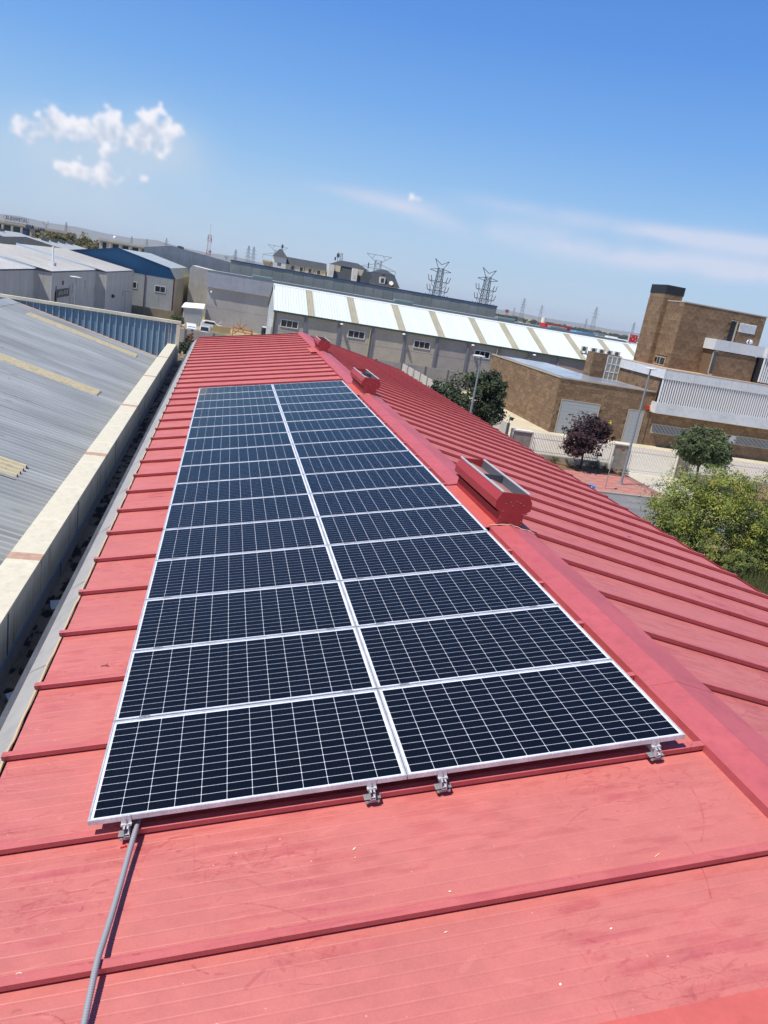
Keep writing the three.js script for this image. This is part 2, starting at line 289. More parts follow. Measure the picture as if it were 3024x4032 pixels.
// body of the building
{
  const mWall = M(sr(196, 190, 178), .85, { map: rep(streak, 4.0) });
  part(redB, 'wall', merge([bb(-.95, -.75, -6.8, -.75, ZFAR + .2, 2.7), bb(9.7, 9.9, -6.8, -.62, ZFAR + .2, 2.7)]), mWall);
  for (const z of [ZFAR + .2, 2.7]) part(redB, 'gable_wall', prism([[-.75, -6.8], [9.7, -6.8], [9.7, -.56], [4.57, .55], [-.75, -.5]], z - .1, z + .1), mWall);
  // pale sheet strip under the eave, gutter lip and gutter
  const mStrip = M(sr(178, 176, 172), .6, { map: rep(blot, 2.6) });
  part(redB, 'eave_flashing', quads([[[-.76, -.358, 2.7], [-.76, -.358, ZFAR], [-.99, -.60, ZFAR], [-.99, -.60, 2.7]]]), mStrip);
  part(redB, 'gutter_lip', merge([bb(-1.045, -.99, -.64, -.598, ZFAR, 2.7), bb(-1.05, -1.035, -1.22, -.62, ZFAR, 2.7)]), M(sr(96, 98, 100), .6, { map: rep(grit, 1.1) }));
  for (let z = 1.5; z > ZFAR; z -= 2.06) part(redB, 'flashing_joint', quads([[[-.765, -.3545, z], [-.765, -.3545, z - .03], [-.988, -.5945, z - .25], [-.988, -.5945, z - .22]]]), mStrip);
  { const r = rng(55), q = []; for (let z = 2.6; z > ZFAR; z -= .16) q.push(new THREE.Vector3(-.772 + (r() - .5) * .012, -.362 + (r() - .5) * .012, z)); part(redB, 'sealant_bead', new THREE.TubeGeometry(new THREE.CatmullRomCurve3(q), 500, .012, 5), M(sr(206, 178, 138), .9)); }
  part(redB, 'right_gutter', merge([bb(10.17, 10.33, -.60, -.585, ZFAR, 2.7), bb(10.32, 10.335, -.60, -.47, ZFAR, 2.7), bb(10.17, 10.182, -.585, -.47, ZFAR, 2.7)]), mVentDark);
}
// dirty valley gutter between the two buildings
{
  const t = texOf(1024, (u, v) => { const a = fbm(u, v, 3, 60, 5, 201), s = sm(.52, .62, fbm(u, v, 8, 110, 5, 211)), e = fbm(u, v, 40, 900, 2, 221); const k = .8 + .35 * (a - .5) + .2 * (e - .5); return [lerp(.70 * k, .2, s), lerp(.60 * k, .17, s), lerp(.48 * k, .14, s)]; }, true, 1024);
  const g = bb(-1.62, -1.03, -1.26, -1.21, -36.6, 2.6), uv = g.attributes.uv, p = g.attributes.position; for (let i = 0; i < p.count; i++) uv.setXY(i, p.getX(i), p.getZ(i));
  solo('valley_gutter', g, new THREE.MeshStandardMaterial({ map: rep(t, .8, 24), roughness: .95, side: THREE.DoubleSide, bumpMap: rep(grit, .6), bumpScale: .01 }), 'dirty brown valley gutter between the red roof and the cream parapet', 'gutter');
}

// ------------------------------------------------------------------ ridge vents
function vent(z0, z1, label) {
  const t = thing('ridge_vent', label, 'roof vent', [4.61, .76, z0], 'red vents along the ridge'), len = z0 - z1;
  const out = [[-.18, 0], [.18, 0], [.17, .165], [.262, .225], [.262, .335], [.19, .455], [-.19, .455], [-.262, .335], [-.262, .225], [-.17, .165]];
  for (const [a, k] of [[0, 0], [-len + .006, 1]]) {
    const e = part(t, 'end_plate', prism(out, a, a - .006), mVentDark);
    const bolts = [[-.12, .30], [-.05, .325], [.03, .345], [.09, .325], [.15, .30], [-.02, .275], [-.14, .19], [.15, .17], [-.155, .10], [.15, .07]];
    if (!k) for (const [x, y] of bolts) part(e, 'rivet', cyl(.006, .006, .005, 8), mSteel(), [x, y, .003], [Math.PI / 2, 0, 0]);
  }
  for (const s of [-1, 1]) {
    const th = .004, sh = [[.262, .225], [.262, .335], [.19, .455]];
    part(t, 'side_shell', quads(sh.slice(0, 2).map((_, i) => [[s * sh[i][0], sh[i][1], -.006], [s * sh[i][0], sh[i][1], -len + .006], [s * sh[i + 1][0], sh[i + 1][1], -len + .006], [s * sh[i + 1][0], sh[i + 1][1], -.006]]).concat([[[s * .262, .225, -.006], [s * .262, .225, -len + .006], [s * .245, .215, -len + .006], [s * .245, .215, -.006]]])), mVent);
    part(t, 'neck_wall', bb(s * .172 - .003, s * .172 + .003, -.06, .17, -.006, -len + .006), mVentDark);
    part(t, 'neck_lip', bb(s * .20 - .03, s * .20 + .03, .168, .176, -.006, -len + .006), mVentDark);
    part(t, 'top_rail', bb(s * .192 - .012, s * .192 + .012, .452, .470, .002, -len - .002), M(sr(214, 214, 212), .4, { metalness: .2 }));
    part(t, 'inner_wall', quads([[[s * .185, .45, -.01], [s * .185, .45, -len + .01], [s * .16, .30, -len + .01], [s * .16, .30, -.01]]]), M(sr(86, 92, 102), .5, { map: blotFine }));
  }
  part(t, 'drip_tray', quads([[[-.165, .36, -.01], [0, .385, -.01], [0, .385, -len + .01], [-.165, .36, -len + .01]], [[.165, .33, -.01], [0, .385, -.01], [0, .385, -len + .01], [.165, .33, -len + .01]]]), M(sr(176, 130, 118), .8, { map: blotFine }));
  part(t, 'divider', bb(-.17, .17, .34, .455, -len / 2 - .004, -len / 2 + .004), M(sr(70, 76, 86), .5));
  // flashing plates on both slopes, with a bead of sealant
  const w = .34, fl = (x, s) => s < 0 ? (4.61 + x) * Math.tan(AL) + (RO + .066) / CA - .76 : RY - (4.61 + x - RX) * Math.tan(BE) + .066 - .76;
  part(t, 'flashing', quads([[[-.17, fl(-.17, -1), .04], [-.17 - w, fl(-.17 - w, -1), .04], [-.17 - w, fl(-.17 - w, -1), -len - .04], [-.17, fl(-.17, -1), -len - .04]], [[-.17 - w, fl(-.17 - w, -1), .04], [-.17 - w, fl(-.17 - w, -1) - .05, .04], [-.17 - w, fl(-.17 - w, -1) - .05, -len - .04], [-.17 - w, fl(-.17 - w, -1), -len - .04]]]), mPlate);
  part(t, 'flashing', quads([[[.17, fl(.17, 1), .04], [.40, fl(.40, 1), .04], [.40, fl(.40, 1), -len - .04], [.17, fl(.17, 1), -len - .04]]]), mPlate);
  const r = rng(Math.round(-z0 * 10)), pts = []; for (let i = 0; i <= 12; i++) { const x = -.30 + i * .052; pts.push(new THREE.Vector3(x, fl(x, x < -.04 ? -1 : 1) + .016 + (r() - .5) * .012, .03 + (r() - .5) * .05)); }
  part(t, 'sealant', new THREE.TubeGeometry(new THREE.CatmullRomCurve3(pts), 30, .008, 6), M(sr(204, 170, 150), .9));
  for (const [a, b] of [[-.06, -.98], [-1.08, -len]]) { const q = []; for (let i = 0; i <= 9; i++) q.push(new THREE.Vector3(-.17 - w + .03 + (r() - .5) * .02, fl(-.17 - w + .03, -1) + .006, lerp(a, b, i / 9))); part(t, 'sealant', new THREE.TubeGeometry(new THREE.CatmullRomCurve3(q), 24, .006, 5), M(sr(206, 176, 130), .9)); }
  return t;
}
vent(-5.07, -7.06, 'large nearest red ridge vent with open top and riveted end plate');
vent(-16.35, -18.45, 'middle one of three red ridge vents, beside the far end of the array');
vent(-27.5, -29.35, 'smallest farthest red ridge vent near the far end of the roof');

// ------------------------------------------------------------------ solar array
const MW = 2.094, MD = 1.134, RP = 1.148, CP = 2.1;
const mAlu = M(sr(224, 224, 226), .42, { metalness: .15, map: rep(grit, .7) });
const mBack = M(sr(222, 226, 232), .6);
const cellTex = texOf(256, (u, v) => {
  const b = Math.abs(((u * 6 + .5) % 1) - .5) * 29, f = Math.abs(((v * 16) % 1) - .5), dy = Math.abs(((v * 3.0) % 1) - .5) * 14.5;
  const bus = 1 - sm(.15, .42, b), dot = (1 - sm(.5, 1.15, Math.hypot(b, dy))), n = fbm(u, v, 8, 4, 3, 401);
  const base = .036 + .03 * (n - .5) + .010 * (f < .12 ? 1 : 0), k = bus * .07 + dot * .2; return [base * .9 + k, base + k * .98, base * 1.35 + k * .95];
}, true, 128);
const mCells = [[1, 1, 1], [.8, .85, .95], [1.15, 1.1, 1.2]].map((c) => new THREE.MeshPhysicalMaterial({ color: new THREE.Color(...c), map: cellTex, roughness: .5, specularIntensity: .15, side: THREE.DoubleSide }));
const mPane = new THREE.MeshPhysicalMaterial({ color: 0xffffff, transmission: 1, thickness: 0, roughness: .02, ior: 1.45, specularIntensity: .48, side: THREE.DoubleSide });
const NX = 12, NZ = 13, FW = .012, MG = .017, pxw = (MW - 2 * FW - 2 * MG) / NX, pzw = (MD - 2 * FW - 2 * MG) / NZ, cw = pxw - .0030, cd = pzw - .0037, ch = .004;
const cellGeo = (() => { const h = [[-cw / 2 + ch, -cd / 2], [cw / 2 - ch, -cd / 2], [cw / 2, -cd / 2 + ch], [cw / 2, cd / 2 - ch], [cw / 2 - ch, cd / 2], [-cw / 2 + ch, cd / 2], [-cw / 2, cd / 2 - ch], [-cw / 2, -cd / 2 + ch]]; const P = [], U = [], N = []; for (let i = 1; i < 7; i++) for (const k of [0, i + 1, i]) { P.push(h[k][0], 0, h[k][1]); U.push(h[k][0] / cw + .5, h[k][1] / cd + .5); N.push(0, 1, 0); } const g = new THREE.BufferGeometry(); g.setAttribute('position', new THREE.Float32BufferAttribute(P, 3)); g.setAttribute('uv', new THREE.Float32BufferAttribute(U, 2)); g.setAttribute('normal', new THREE.Float32BufferAttribute(N, 3)); return g; })();
const cellAt = (i, j) => [FW + MG + pxw * (i + .5), -.0052, -(FW + MG + pzw * (j + .5))];
const cellField = (() => { const l = []; for (let i = 0; i < NX; i++) for (let j = 0; j < NZ; j++) { const g = cellGeo.clone(); g.translate(...cellAt(i, j)); l.push(g); } return merge(l); })();
const frameGeo = merge([bb(0, MW, -.035, 0, -FW, 0), bb(0, MW, -.035, 0, -MD, -MD + FW), bb(0, FW, -.035, 0, -MD + FW, -FW), bb(MW - FW, MW, -.035, 0, -MD + FW, -FW), bb(0, MW, -.035, -.033, -.03, -FW), bb(0, MW, -.035, -.033, -MD + FW, -MD + .03)]);
const backGeo = bb(FW, MW - FW, -.0085, -.0060, -MD + FW, -FW), paneGeo = (() => { const g = new THREE.PlaneGeometry(MW - 2 * FW - .001, MD - 2 * FW - .001); g.rotateX(-Math.PI / 2); g.translate(MW / 2, -.0018, -MD / 2); return g; })();
const nth = ['nearest', 'second', 'third', 'fourth', 'fifth', 'sixth', 'seventh', 'eighth', 'ninth', 'tenth', 'eleventh', 'twelfth', 'thirteenth', 'fourteenth', 'fifteenth', 'farthest'];
const rc = rng(77);
for (let row = 0; row < 16; row++) for (const col of [0, 1]) {
  const p = L(col * CP, 0, -row * RP - .002);
  const t = thing('solar_panel', `dark solar panel in the ${nth[row]} row of the array, ${col ? 'right column beside the ridge' : 'left column beside the eave'}`, 'solar panel', p, 'solar panels on the red roof');
  t.rotation.z = AL + (rc() - .5) * .0016; t.rotation.x = (rc() - .5) * .0016;
  part(t, 'frame', frameGeo, mAlu); part(t, 'backsheet', backGeo, mBack);
  if (row < 5) for (let i = 0; i < NX; i++) for (let j = 0; j < NZ; j++) part(t, 'cell', cellGeo, mCells[rc() * 3 | 0], cellAt(i, j));
  else part(t, 'cells', cellField, mCells[row % 3 ? 0 : 1], null, null, { kind: 'stuff' });
  part(t, 'glass', paneGeo, mPane);
}
// plates that hold neighbouring rows
const midGeo = merge([bb(-.04, .04, .001, .005, -.021, .013), bb(-.012, .012, .005, .009, -.008, .004)]);
const midSpots = [.245, 1.84, 2.33, 3.93];
for (let row = 0; row < 15; row++) midSpots.forEach((s, q) => {
  const t = thing('mid_clamp', `clamp plate between ${nth[row]} and ${nth[row + 1]} panel rows, ${['left end of left', 'right end of left', 'left end of right', 'right end of right'][q]} column`, 'clamp', L(s + (rc() - .5) * .03, 0, -(row + 1) * RP + .006), 'clamp plates between panel rows');
  t.rotation.z = AL; part(t, 'plate', midGeo, mGalv); part(t, 'bolt', cyl(.006, .006, .006, 6), mSteel(), [0, .012, -.002]);
});
// end clamps on the near edge, each on a stub of rail screwed to the seam
const endNames = ['end clamp beside the grey conduit at the left corner of the array', 'end clamp left of the middle joint on the near edge of the array', 'end clamp right of the middle joint on the near edge of the array', 'end clamp at the right corner of the array near the ridge'];
[.235, 1.845, 2.345, 3.955].forEach((s, i) => {
  const t = thing('end_clamp', endNames[i], 'clamp', L(s, RO, 0), 'end clamps along the near edge'); t.rotation.z = AL;
  const top = -RO;
  part(t, 'bracket', merge([bb(-.032, .032, top - .052, top + .002, .001, .005), bb(-.032, .032, top + .0005, top + .005, -.012, .005), bb(-.034, .034, top - .052, top - .048, .001, .026), bb(-.034, .034, top - .058, top - .048, .022, .026)]), mAlu);
  part(t, 'bolt', merge([cyl(.008, .008, .01, 6).clone().rotateX(Math.PI / 2).translate(0, top - .035, .009), cyl(.004, .004, .05, 6).clone().translate(0, top - .03, .012)]), mSteel());
  const r0 = .067, r1 = .131;
  part(t, 'rail', merge([bb(-.019, -.015, r0, r1, -.9, .055), bb(.015, .019, r0, r1, -.9, .055), bb(-.019, .019, r0, r0 + .003, -.9, .055), bb(-.015, .015, r0 + .017, r0 + .02, -.9, .055), bb(-.019, -.006, r1 - .003, r1, -.9, .055), bb(.006, .019, r1 - .003, r1, -.9, .055)]), mAlu);
  part(t, 'seam_plate', bb(-.058, .058, .063, .066, -.018, .040), mGalv);
  part(t, 'seam_plate', bb(-.05, .05, .036, .052, .037, .040), mGalv);
  for (const q of [-1, 1]) part(t, 'bolt', cyl(.009, .009, .009, 6), mSteel(), [q * .039, .044, .043], [Math.PI / 2, 0, 0]);
});
// grey corrugated conduit that leaves under the left clamp and runs towards the viewer
{
  const key = [[.30, .088, -.42], [.297, .088, -.12], [.288, .088, .03], [.268, .076, .22], [.250, .066, .42], [.231, .064, .64], [.214, .070, .83], [.204, .084, .98], [.196, .072, 1.17], [.189, .055, 1.34], [.178, .036, 1.7], [.16, .035, 2.0], [.13, .035, 2.6]].map(([s, o, z]) => new THREE.Vector3(...L(s, RO + o, z)));
  const curve = new THREE.CatmullRomCurve3(key), Ln = curve.getLength(), seg = 14, rings = Math.round(Ln / .0035), P = [], I = [];
  const fr = curve.computeFrenetFrames(rings, false), U = new THREE.Vector3(0, 1, 0);
  for (let i = 0; i <= rings; i++) {
    const c = curve.getPointAt(i / rings), tn = curve.getTangentAt(i / rings), a = new THREE.Vector3().crossVectors(tn, U).normalize(), b = new THREE.Vector3().crossVectors(a, tn), rad = .0165 + .0016 * Math.sin(i * Math.PI / 2);
    for (let k = 0; k < seg; k++) { const q = k / seg * 2 * Math.PI, x = Math.cos(q) * rad, y = Math.sin(q) * rad; P.push(c.x + a.x * x + b.x * y, c.y + a.y * x + b.y * y, c.z + a.z * x + b.z * y); }
  }
  for (let i = 0; i < rings; i++) for (let k = 0; k < seg; k++) { const a = i * seg + k, b = i * seg + (k + 1) % seg; I.push(a, b, a + seg, b, b + seg, a + seg); }
  const g = new THREE.BufferGeometry(); g.setAttribute('position', new THREE.Float32BufferAttribute(P, 3)); g.setIndex(I); g.computeVertexNormals();
  solo('cable_conduit', g, M(sr(146, 148, 150), .55), 'grey corrugated flexible conduit running down the red roof from the panels', 'conduit');
}
// litter on the roof
const mWhite = M(sr(236, 234, 226), .7), mStrawM = M(sr(232, 214, 150), .8);
function chip(name, label, cat, s, z, geo, mat, turn = 0, side = L, ang = AL, off = RO + .003) { const m = solo(name, geo, mat, label, cat, side(s, off, z), null, 'bits of litter on the red roof'); m.rotation.set(0, 0, ang); m.rotateY(turn); return m; }
const flake = (w, d, seed) => { const r = rng(seed), h = []; for (let i = 0; i < 7; i++) { const a = i / 7 * 6.283; h.push(new THREE.Vector2(Math.cos(a) * w * (.6 + r() * .5), Math.sin(a) * d * (.6 + r() * .5))); } const g = new THREE.ExtrudeGeometry(new THREE.Shape(h), { depth: .002, bevelEnabled: true, bevelSize: .001, bevelThickness: .001, bevelSegments: 1 }); g.rotateX(-Math.PI / 2); return g; };
chip('straw', 'thin yellow straw lying near the right edge of the roof', 'straw', 3.49, .86, bb(-.022, .022, 0, .003, -.002, .002), mStrawM, .45);
chip('paint_chip', 'curled white chip beside the yellow straw', 'chip', 3.40, .945, merge([flake(.013, .004, 3), flake(.010, .003, 9).translate(-.006, 0, -.012)]), mWhite, .2);
chip('paint_chip', 'long pale chip in the middle of the roof below the array', 'chip', 1.66, .40, flake(.016, .006, 5), M(sr(226, 206, 160), .8), .7);
chip('paint_chip', 'tiny pale chip just below the long pale chip', 'chip', 1.655, .475, flake(.006, .004, 6), M(sr(226, 206, 160), .8), .1);
chip('paint_chip', 'small cream chip above the second rib from the bottom, right of centre', 'chip', 2.16, .86, flake(.011, .005, 15), M(sr(232, 216, 178), .8), .1);
chip('paint_chip', 'cream chip just below the second rib, right of centre', 'chip', 2.06, 1.13, flake(.012, .004, 25), M(sr(232, 216, 160), .8), .25);
chip('paint_chip', 'round white drop near the bottom edge right of centre', 'chip', 2.55, 1.56, flake(.007, .007, 35), mWhite, 0);
chip('paint_chip', 'small white chip in the lower right pan of the roof', 'chip', 2.96, 1.30, flake(.008, .004, 36), mWhite, .5);
chip('metal_ring', 'pale half ring lying on the rib at the lower left edge', 'ring', -.215, .925, (() => { const g = new THREE.TorusGeometry(.018, .003, 6, 16, Math.PI); g.rotateX(-Math.PI / 2 + .3); return g; })(), M(sr(226, 216, 196), .6), .3, L, AL, RO + .006);
chip('cable_tie', 'short red plastic tie beside the left end clamp', 'cable tie', .205, .065, merge([bb(-.018, .018, 0, .004, -.004, .004), bb(.014, .022, 0, .007, -.006, .006)]), M(sr(206, 40, 46), .5), .2);
chip('twig', 'small dark forked twig on the roof left of the array', 'twig', -.28, -2.42, merge([bar([-.035, .004, 0], [.0, .006, .02], .005), bar([0, .006, .02], [.03, .004, .045], .005), bar([0, .006, .02], [.03, .008, -.005], .004)]), M(sr(84, 52, 44), .9), .4);
chip('plastic_scrap', 'crumpled blue plastic scrap on the right slope', 'scrap', 3.69, -7.8, flake(.05, .03, 44), M(sr(44, 66, 160), .6), .2, Rr, -BE, .004);
{ // white scraps in the valley gutter
  const a = solo('foam_block', new RoundedBoxGeometry(.13, .07, .11, 2, .006), mWhite, 'white foam block lying in the dirty gutter nearest the viewer', 'foam block', [-1.235, -1.17, -3.32], [.1, .5, .12], 'white scraps in the valley gutter');
  const t = thing('folded_card', 'folded white card lying in the gutter farther along', 'card', [-1.25, -1.205, -5.65], 'white scraps in the valley gutter', .3); part(t, 'base', bb(-.10, .10, 0, .006, -.06, .06), mWhite); part(t, 'flap', quads([[[-.10, .006, -.06], [.10, .006, -.06], [.10, .06, -.11], [-.10, .05, -.11]]]), mWhite);
}

// ------------------------------------------------------------------ neighbour on the left: corrugated blue-grey roof behind a cream parapet
{
  const t = thing('corrugated_roof_building', 'neighbouring building with a weathered blue grey corrugated roof and cream parapet', 'building');
  const ox = (z) => -1.44 + .0055 * (z + 2);            // the parapet runs very slightly askew
  const ZE = -33, TH = Math.atan2(1.72, 6.87), y0 = -1.24, x0 = -2.0;
  const roofY = (x) => y0 + (x0 - x) * Math.tan(TH);
  const sheetTex = texOf(1024, (u, v) => { const a = fbm(u, v, 3, 8, 5, 501), b = fbm(u, v, 4, 160, 3, 511), r = sm(.70, .82, fbm(u, v, 14, 30, 4, 521)) * .25; const k = .86 + .25 * (a - .5) + .22 * (b - .5); return [lerp(k, .66, r), lerp(k, .58, r), lerp(k * .99, .52, r)]; });
  const mSheet = M(sr(188, 191, 190), .6, { map: rep(sheetTex, 9, 9), metalness: .1 });
  const mYel = M(sr(216, 206, 174), .8, { map: rep(texOf(512, (u, v) => { const a = fbm(u, v, 10, 40, 4, 531), b = sm(.5, .75, fbm(u, v, 30, 60, 3, 541)); const k = .93 + .12 * (a - .5) - .07 * b; return [k, k * .98, k * .94]; }), 1.6) });
  const wave = (xa, xb, za, zb, up) => {                 // trapezoid waves running down the slope
    const q = [], pr = [], n = Math.max(1, Math.round((za - zb) / .215)), w = (za - zb) / n;
    for (let i = 0; i < n; i++) { const z = za - i * w; pr.push([z, 0], [z - w * .34, 0], [z - w * .46, .058], [z - w * .78, .058], [z - w * .9, 0]); } pr.push([zb, 0]);
    const P = (x, k) => [x, roofY(x) + up + pr[k][1], pr[k][0]];
    for (let k = 0; k < pr.length - 1; k++) q.push([P(xa, k), P(xb, k), P(xb, k + 1), P(xa, k + 1)]);
    return quads(q, (p) => [p[0], p[2]]);
  };
  const W = 1.075, strips = [[-31.2, -30.36, -7.55, -3.08], [-20.9, -20.05, -8.6, -3.06], [-11.42, -10.5, -8.6, -3.0]];
  for (let z = 1.4; z > ZE + .1; z -= W) part(t, 'roof_sheet', wave(-8.87, -1.80, z, Math.max(z - W, ZE), 0), mSheet);
  for (const [za, zb, xa, xb] of strips) part(t, 'skylight_strip', wave(xa, xb, zb, za, .04), mYel);
  part(t, 'ridge_capping', quads([[[-8.4, roofY(-8.4) + .06, 1.4], [-8.4, roofY(-8.4) + .06, ZE], [-8.87, roofY(-8.87) + .09, ZE], [-8.87, roofY(-8.87) + .09, 1.4]]]), mSheet);
  part(t, 'far_slope', quads([[[-8.87, roofY(-8.87), 1.4], [-8.87, roofY(-8.87), ZE], [-16, -1.3, ZE], [-16, -1.3, 1.4]]]), mSheet);
  const rs = rng(61); for (let i = 0; i < 26; i++) { const x = -2.3 - rs() * 4.5, z = -6 - rs() * 22; part(t, 'roof_screw', cyl(.02, .02, .03, 6), mSteel(), [x, roofY(x) + .045, z]); }
  // parapet: cream rendered wall with metal coping lengths, grey flashed foot
  const creamTex = texOf(1024, (u, v) => { const a = fbm(u, v, 5, 5, 6, 551), s = sm(.60, .78, fbm(u, v, 70, 2, 4, 561)) * .55 + .45 * sm(.62, .74, fbm(u, v, 160, 3, 3, 571)); const k = .92 + .16 * (a - .5); return [lerp(k, .60, s * .8), lerp(k * .985, .54, s * .8), lerp(k * .93, .42, s * .8)]; });
  const mCream = M(sr(222, 216, 196), .8, { map: rep(creamTex, 7, 2.2) }), mCope = M(sr(230, 222, 194), .6, { map: rep(blot, 1.7) }), mRust = M(sr(210, 170, 144), .9, { map: rep(grit, .4) }), mFoot = M(sr(150, 156, 158), .7, { map: rep(streak, 2.7) });
  const seg = (za, zb, xa, xb, ya, yb, inset = 0) => quads((() => { const P = (z, k, y) => [ox(z) + k, y, z]; return [[P(za, xb, ya), P(zb, xb, ya), P(zb, xb, yb), P(za, xb, yb)], [P(za, xa, ya), P(zb, xa, ya), P(zb, xa, yb), P(za, xa, yb)], [P(za, xa, yb), P(zb, xa, yb), P(zb, xb, yb), P(za, xb, yb)], [P(za, xa, ya), P(za, xb, ya), P(za, xb, yb), P(za, xa, yb)], [P(zb, xa, ya), P(zb, xb, ya), P(zb, xb, yb), P(zb, xa, yb)]]; })());
  part(t, 'parapet_wall', seg(2.4, -33.2, -.34, 0, -1.0, -.43), mCream);
  part(t, 'parapet_foot', seg(2.4, -33.2, -.34, .022, -6.8, -1.0), mFoot);
  const joints = [2.4, 0.2, -5.36, -10.91, -16.39, -22.03, -27.6, -33.1];
  for (let i = 0; i < joints.length - 1; i++) {
    part(t, 'coping', seg(joints[i] - .004, joints[i + 1] + .004, -.365, .03, -.432, -.398), mCope);
    if (i) part(t, 'coping_joint', seg(joints[i] + .1, joints[i] - .12, -.367, .032, -.434, -.3955), mRust);
  }
  for (const z of [-3.9, -8.1, -12.6, -18.9, -24.6]) { part(t, 'wall_joint', bb(ox(z) - .01, ox(z) + .006, -1.0, -.45, z - .02, z + .02), M(sr(96, 98, 108), .6)); part(t, 'drain_pipe', rod([ox(z + 1.4) + .035, -1.2, z + 1.4], [ox(z + 1.4) + .035, -.99, z + 1.4], .016), mFoot); }
  // raised far gable: blue-grey ribbed sheet with a cream coping and posts
  const mBlue = M(sr(122, 148, 166), .55, { map: rep(streak, 2.4, 5) }), mBlueRib = M(sr(150, 176, 186), .5);
  part(t, 'gable_sheet', bb(-16, -1.62, -1.6, .55, ZE - .06, ZE), mBlue);
  for (let x = -1.86; x > -9.6; x -= .272) part(t, 'gable_rib', merge([bb(x - .022, x + .022, Math.max(-1.2, roofY(x) - .05), .55, ZE, ZE + .05)]), mBlueRib);
  part(t, 'gable_coping', bb(-16, -1.46, .55, .68, ZE - .2, ZE + .09), mCope);
  part(t, 'corner_post', bb(-1.64, -1.47, -6.8, .548, ZE - .12, ZE + .08), mCope);
  part(t, 'rust_streak_plate', bb(-1.99, -1.95, -.7, .46, ZE + .052, ZE + .058), mRust);
  part(t, 'gable_foot_flashing', quads([[[-8.87, roofY(-8.87) + .08, ZE + .02], [-1.9, roofY(-1.9) + .08, ZE + .02], [-1.9, roofY(-1.9) + .04, ZE + .14], [-8.87, roofY(-8.87) + .04, ZE + .14]]]), mRust);
  part(t, 'walls', merge([bb(-16, -1.8, -6.8, -1.65, ZE - .05, ZE + .15), bb(-16, -1.8, -6.8, -1.65, 1.2, 1.4), bb(-16.2, -16, -6.8, -1.4, ZE, 1.4)]), mCream);
}

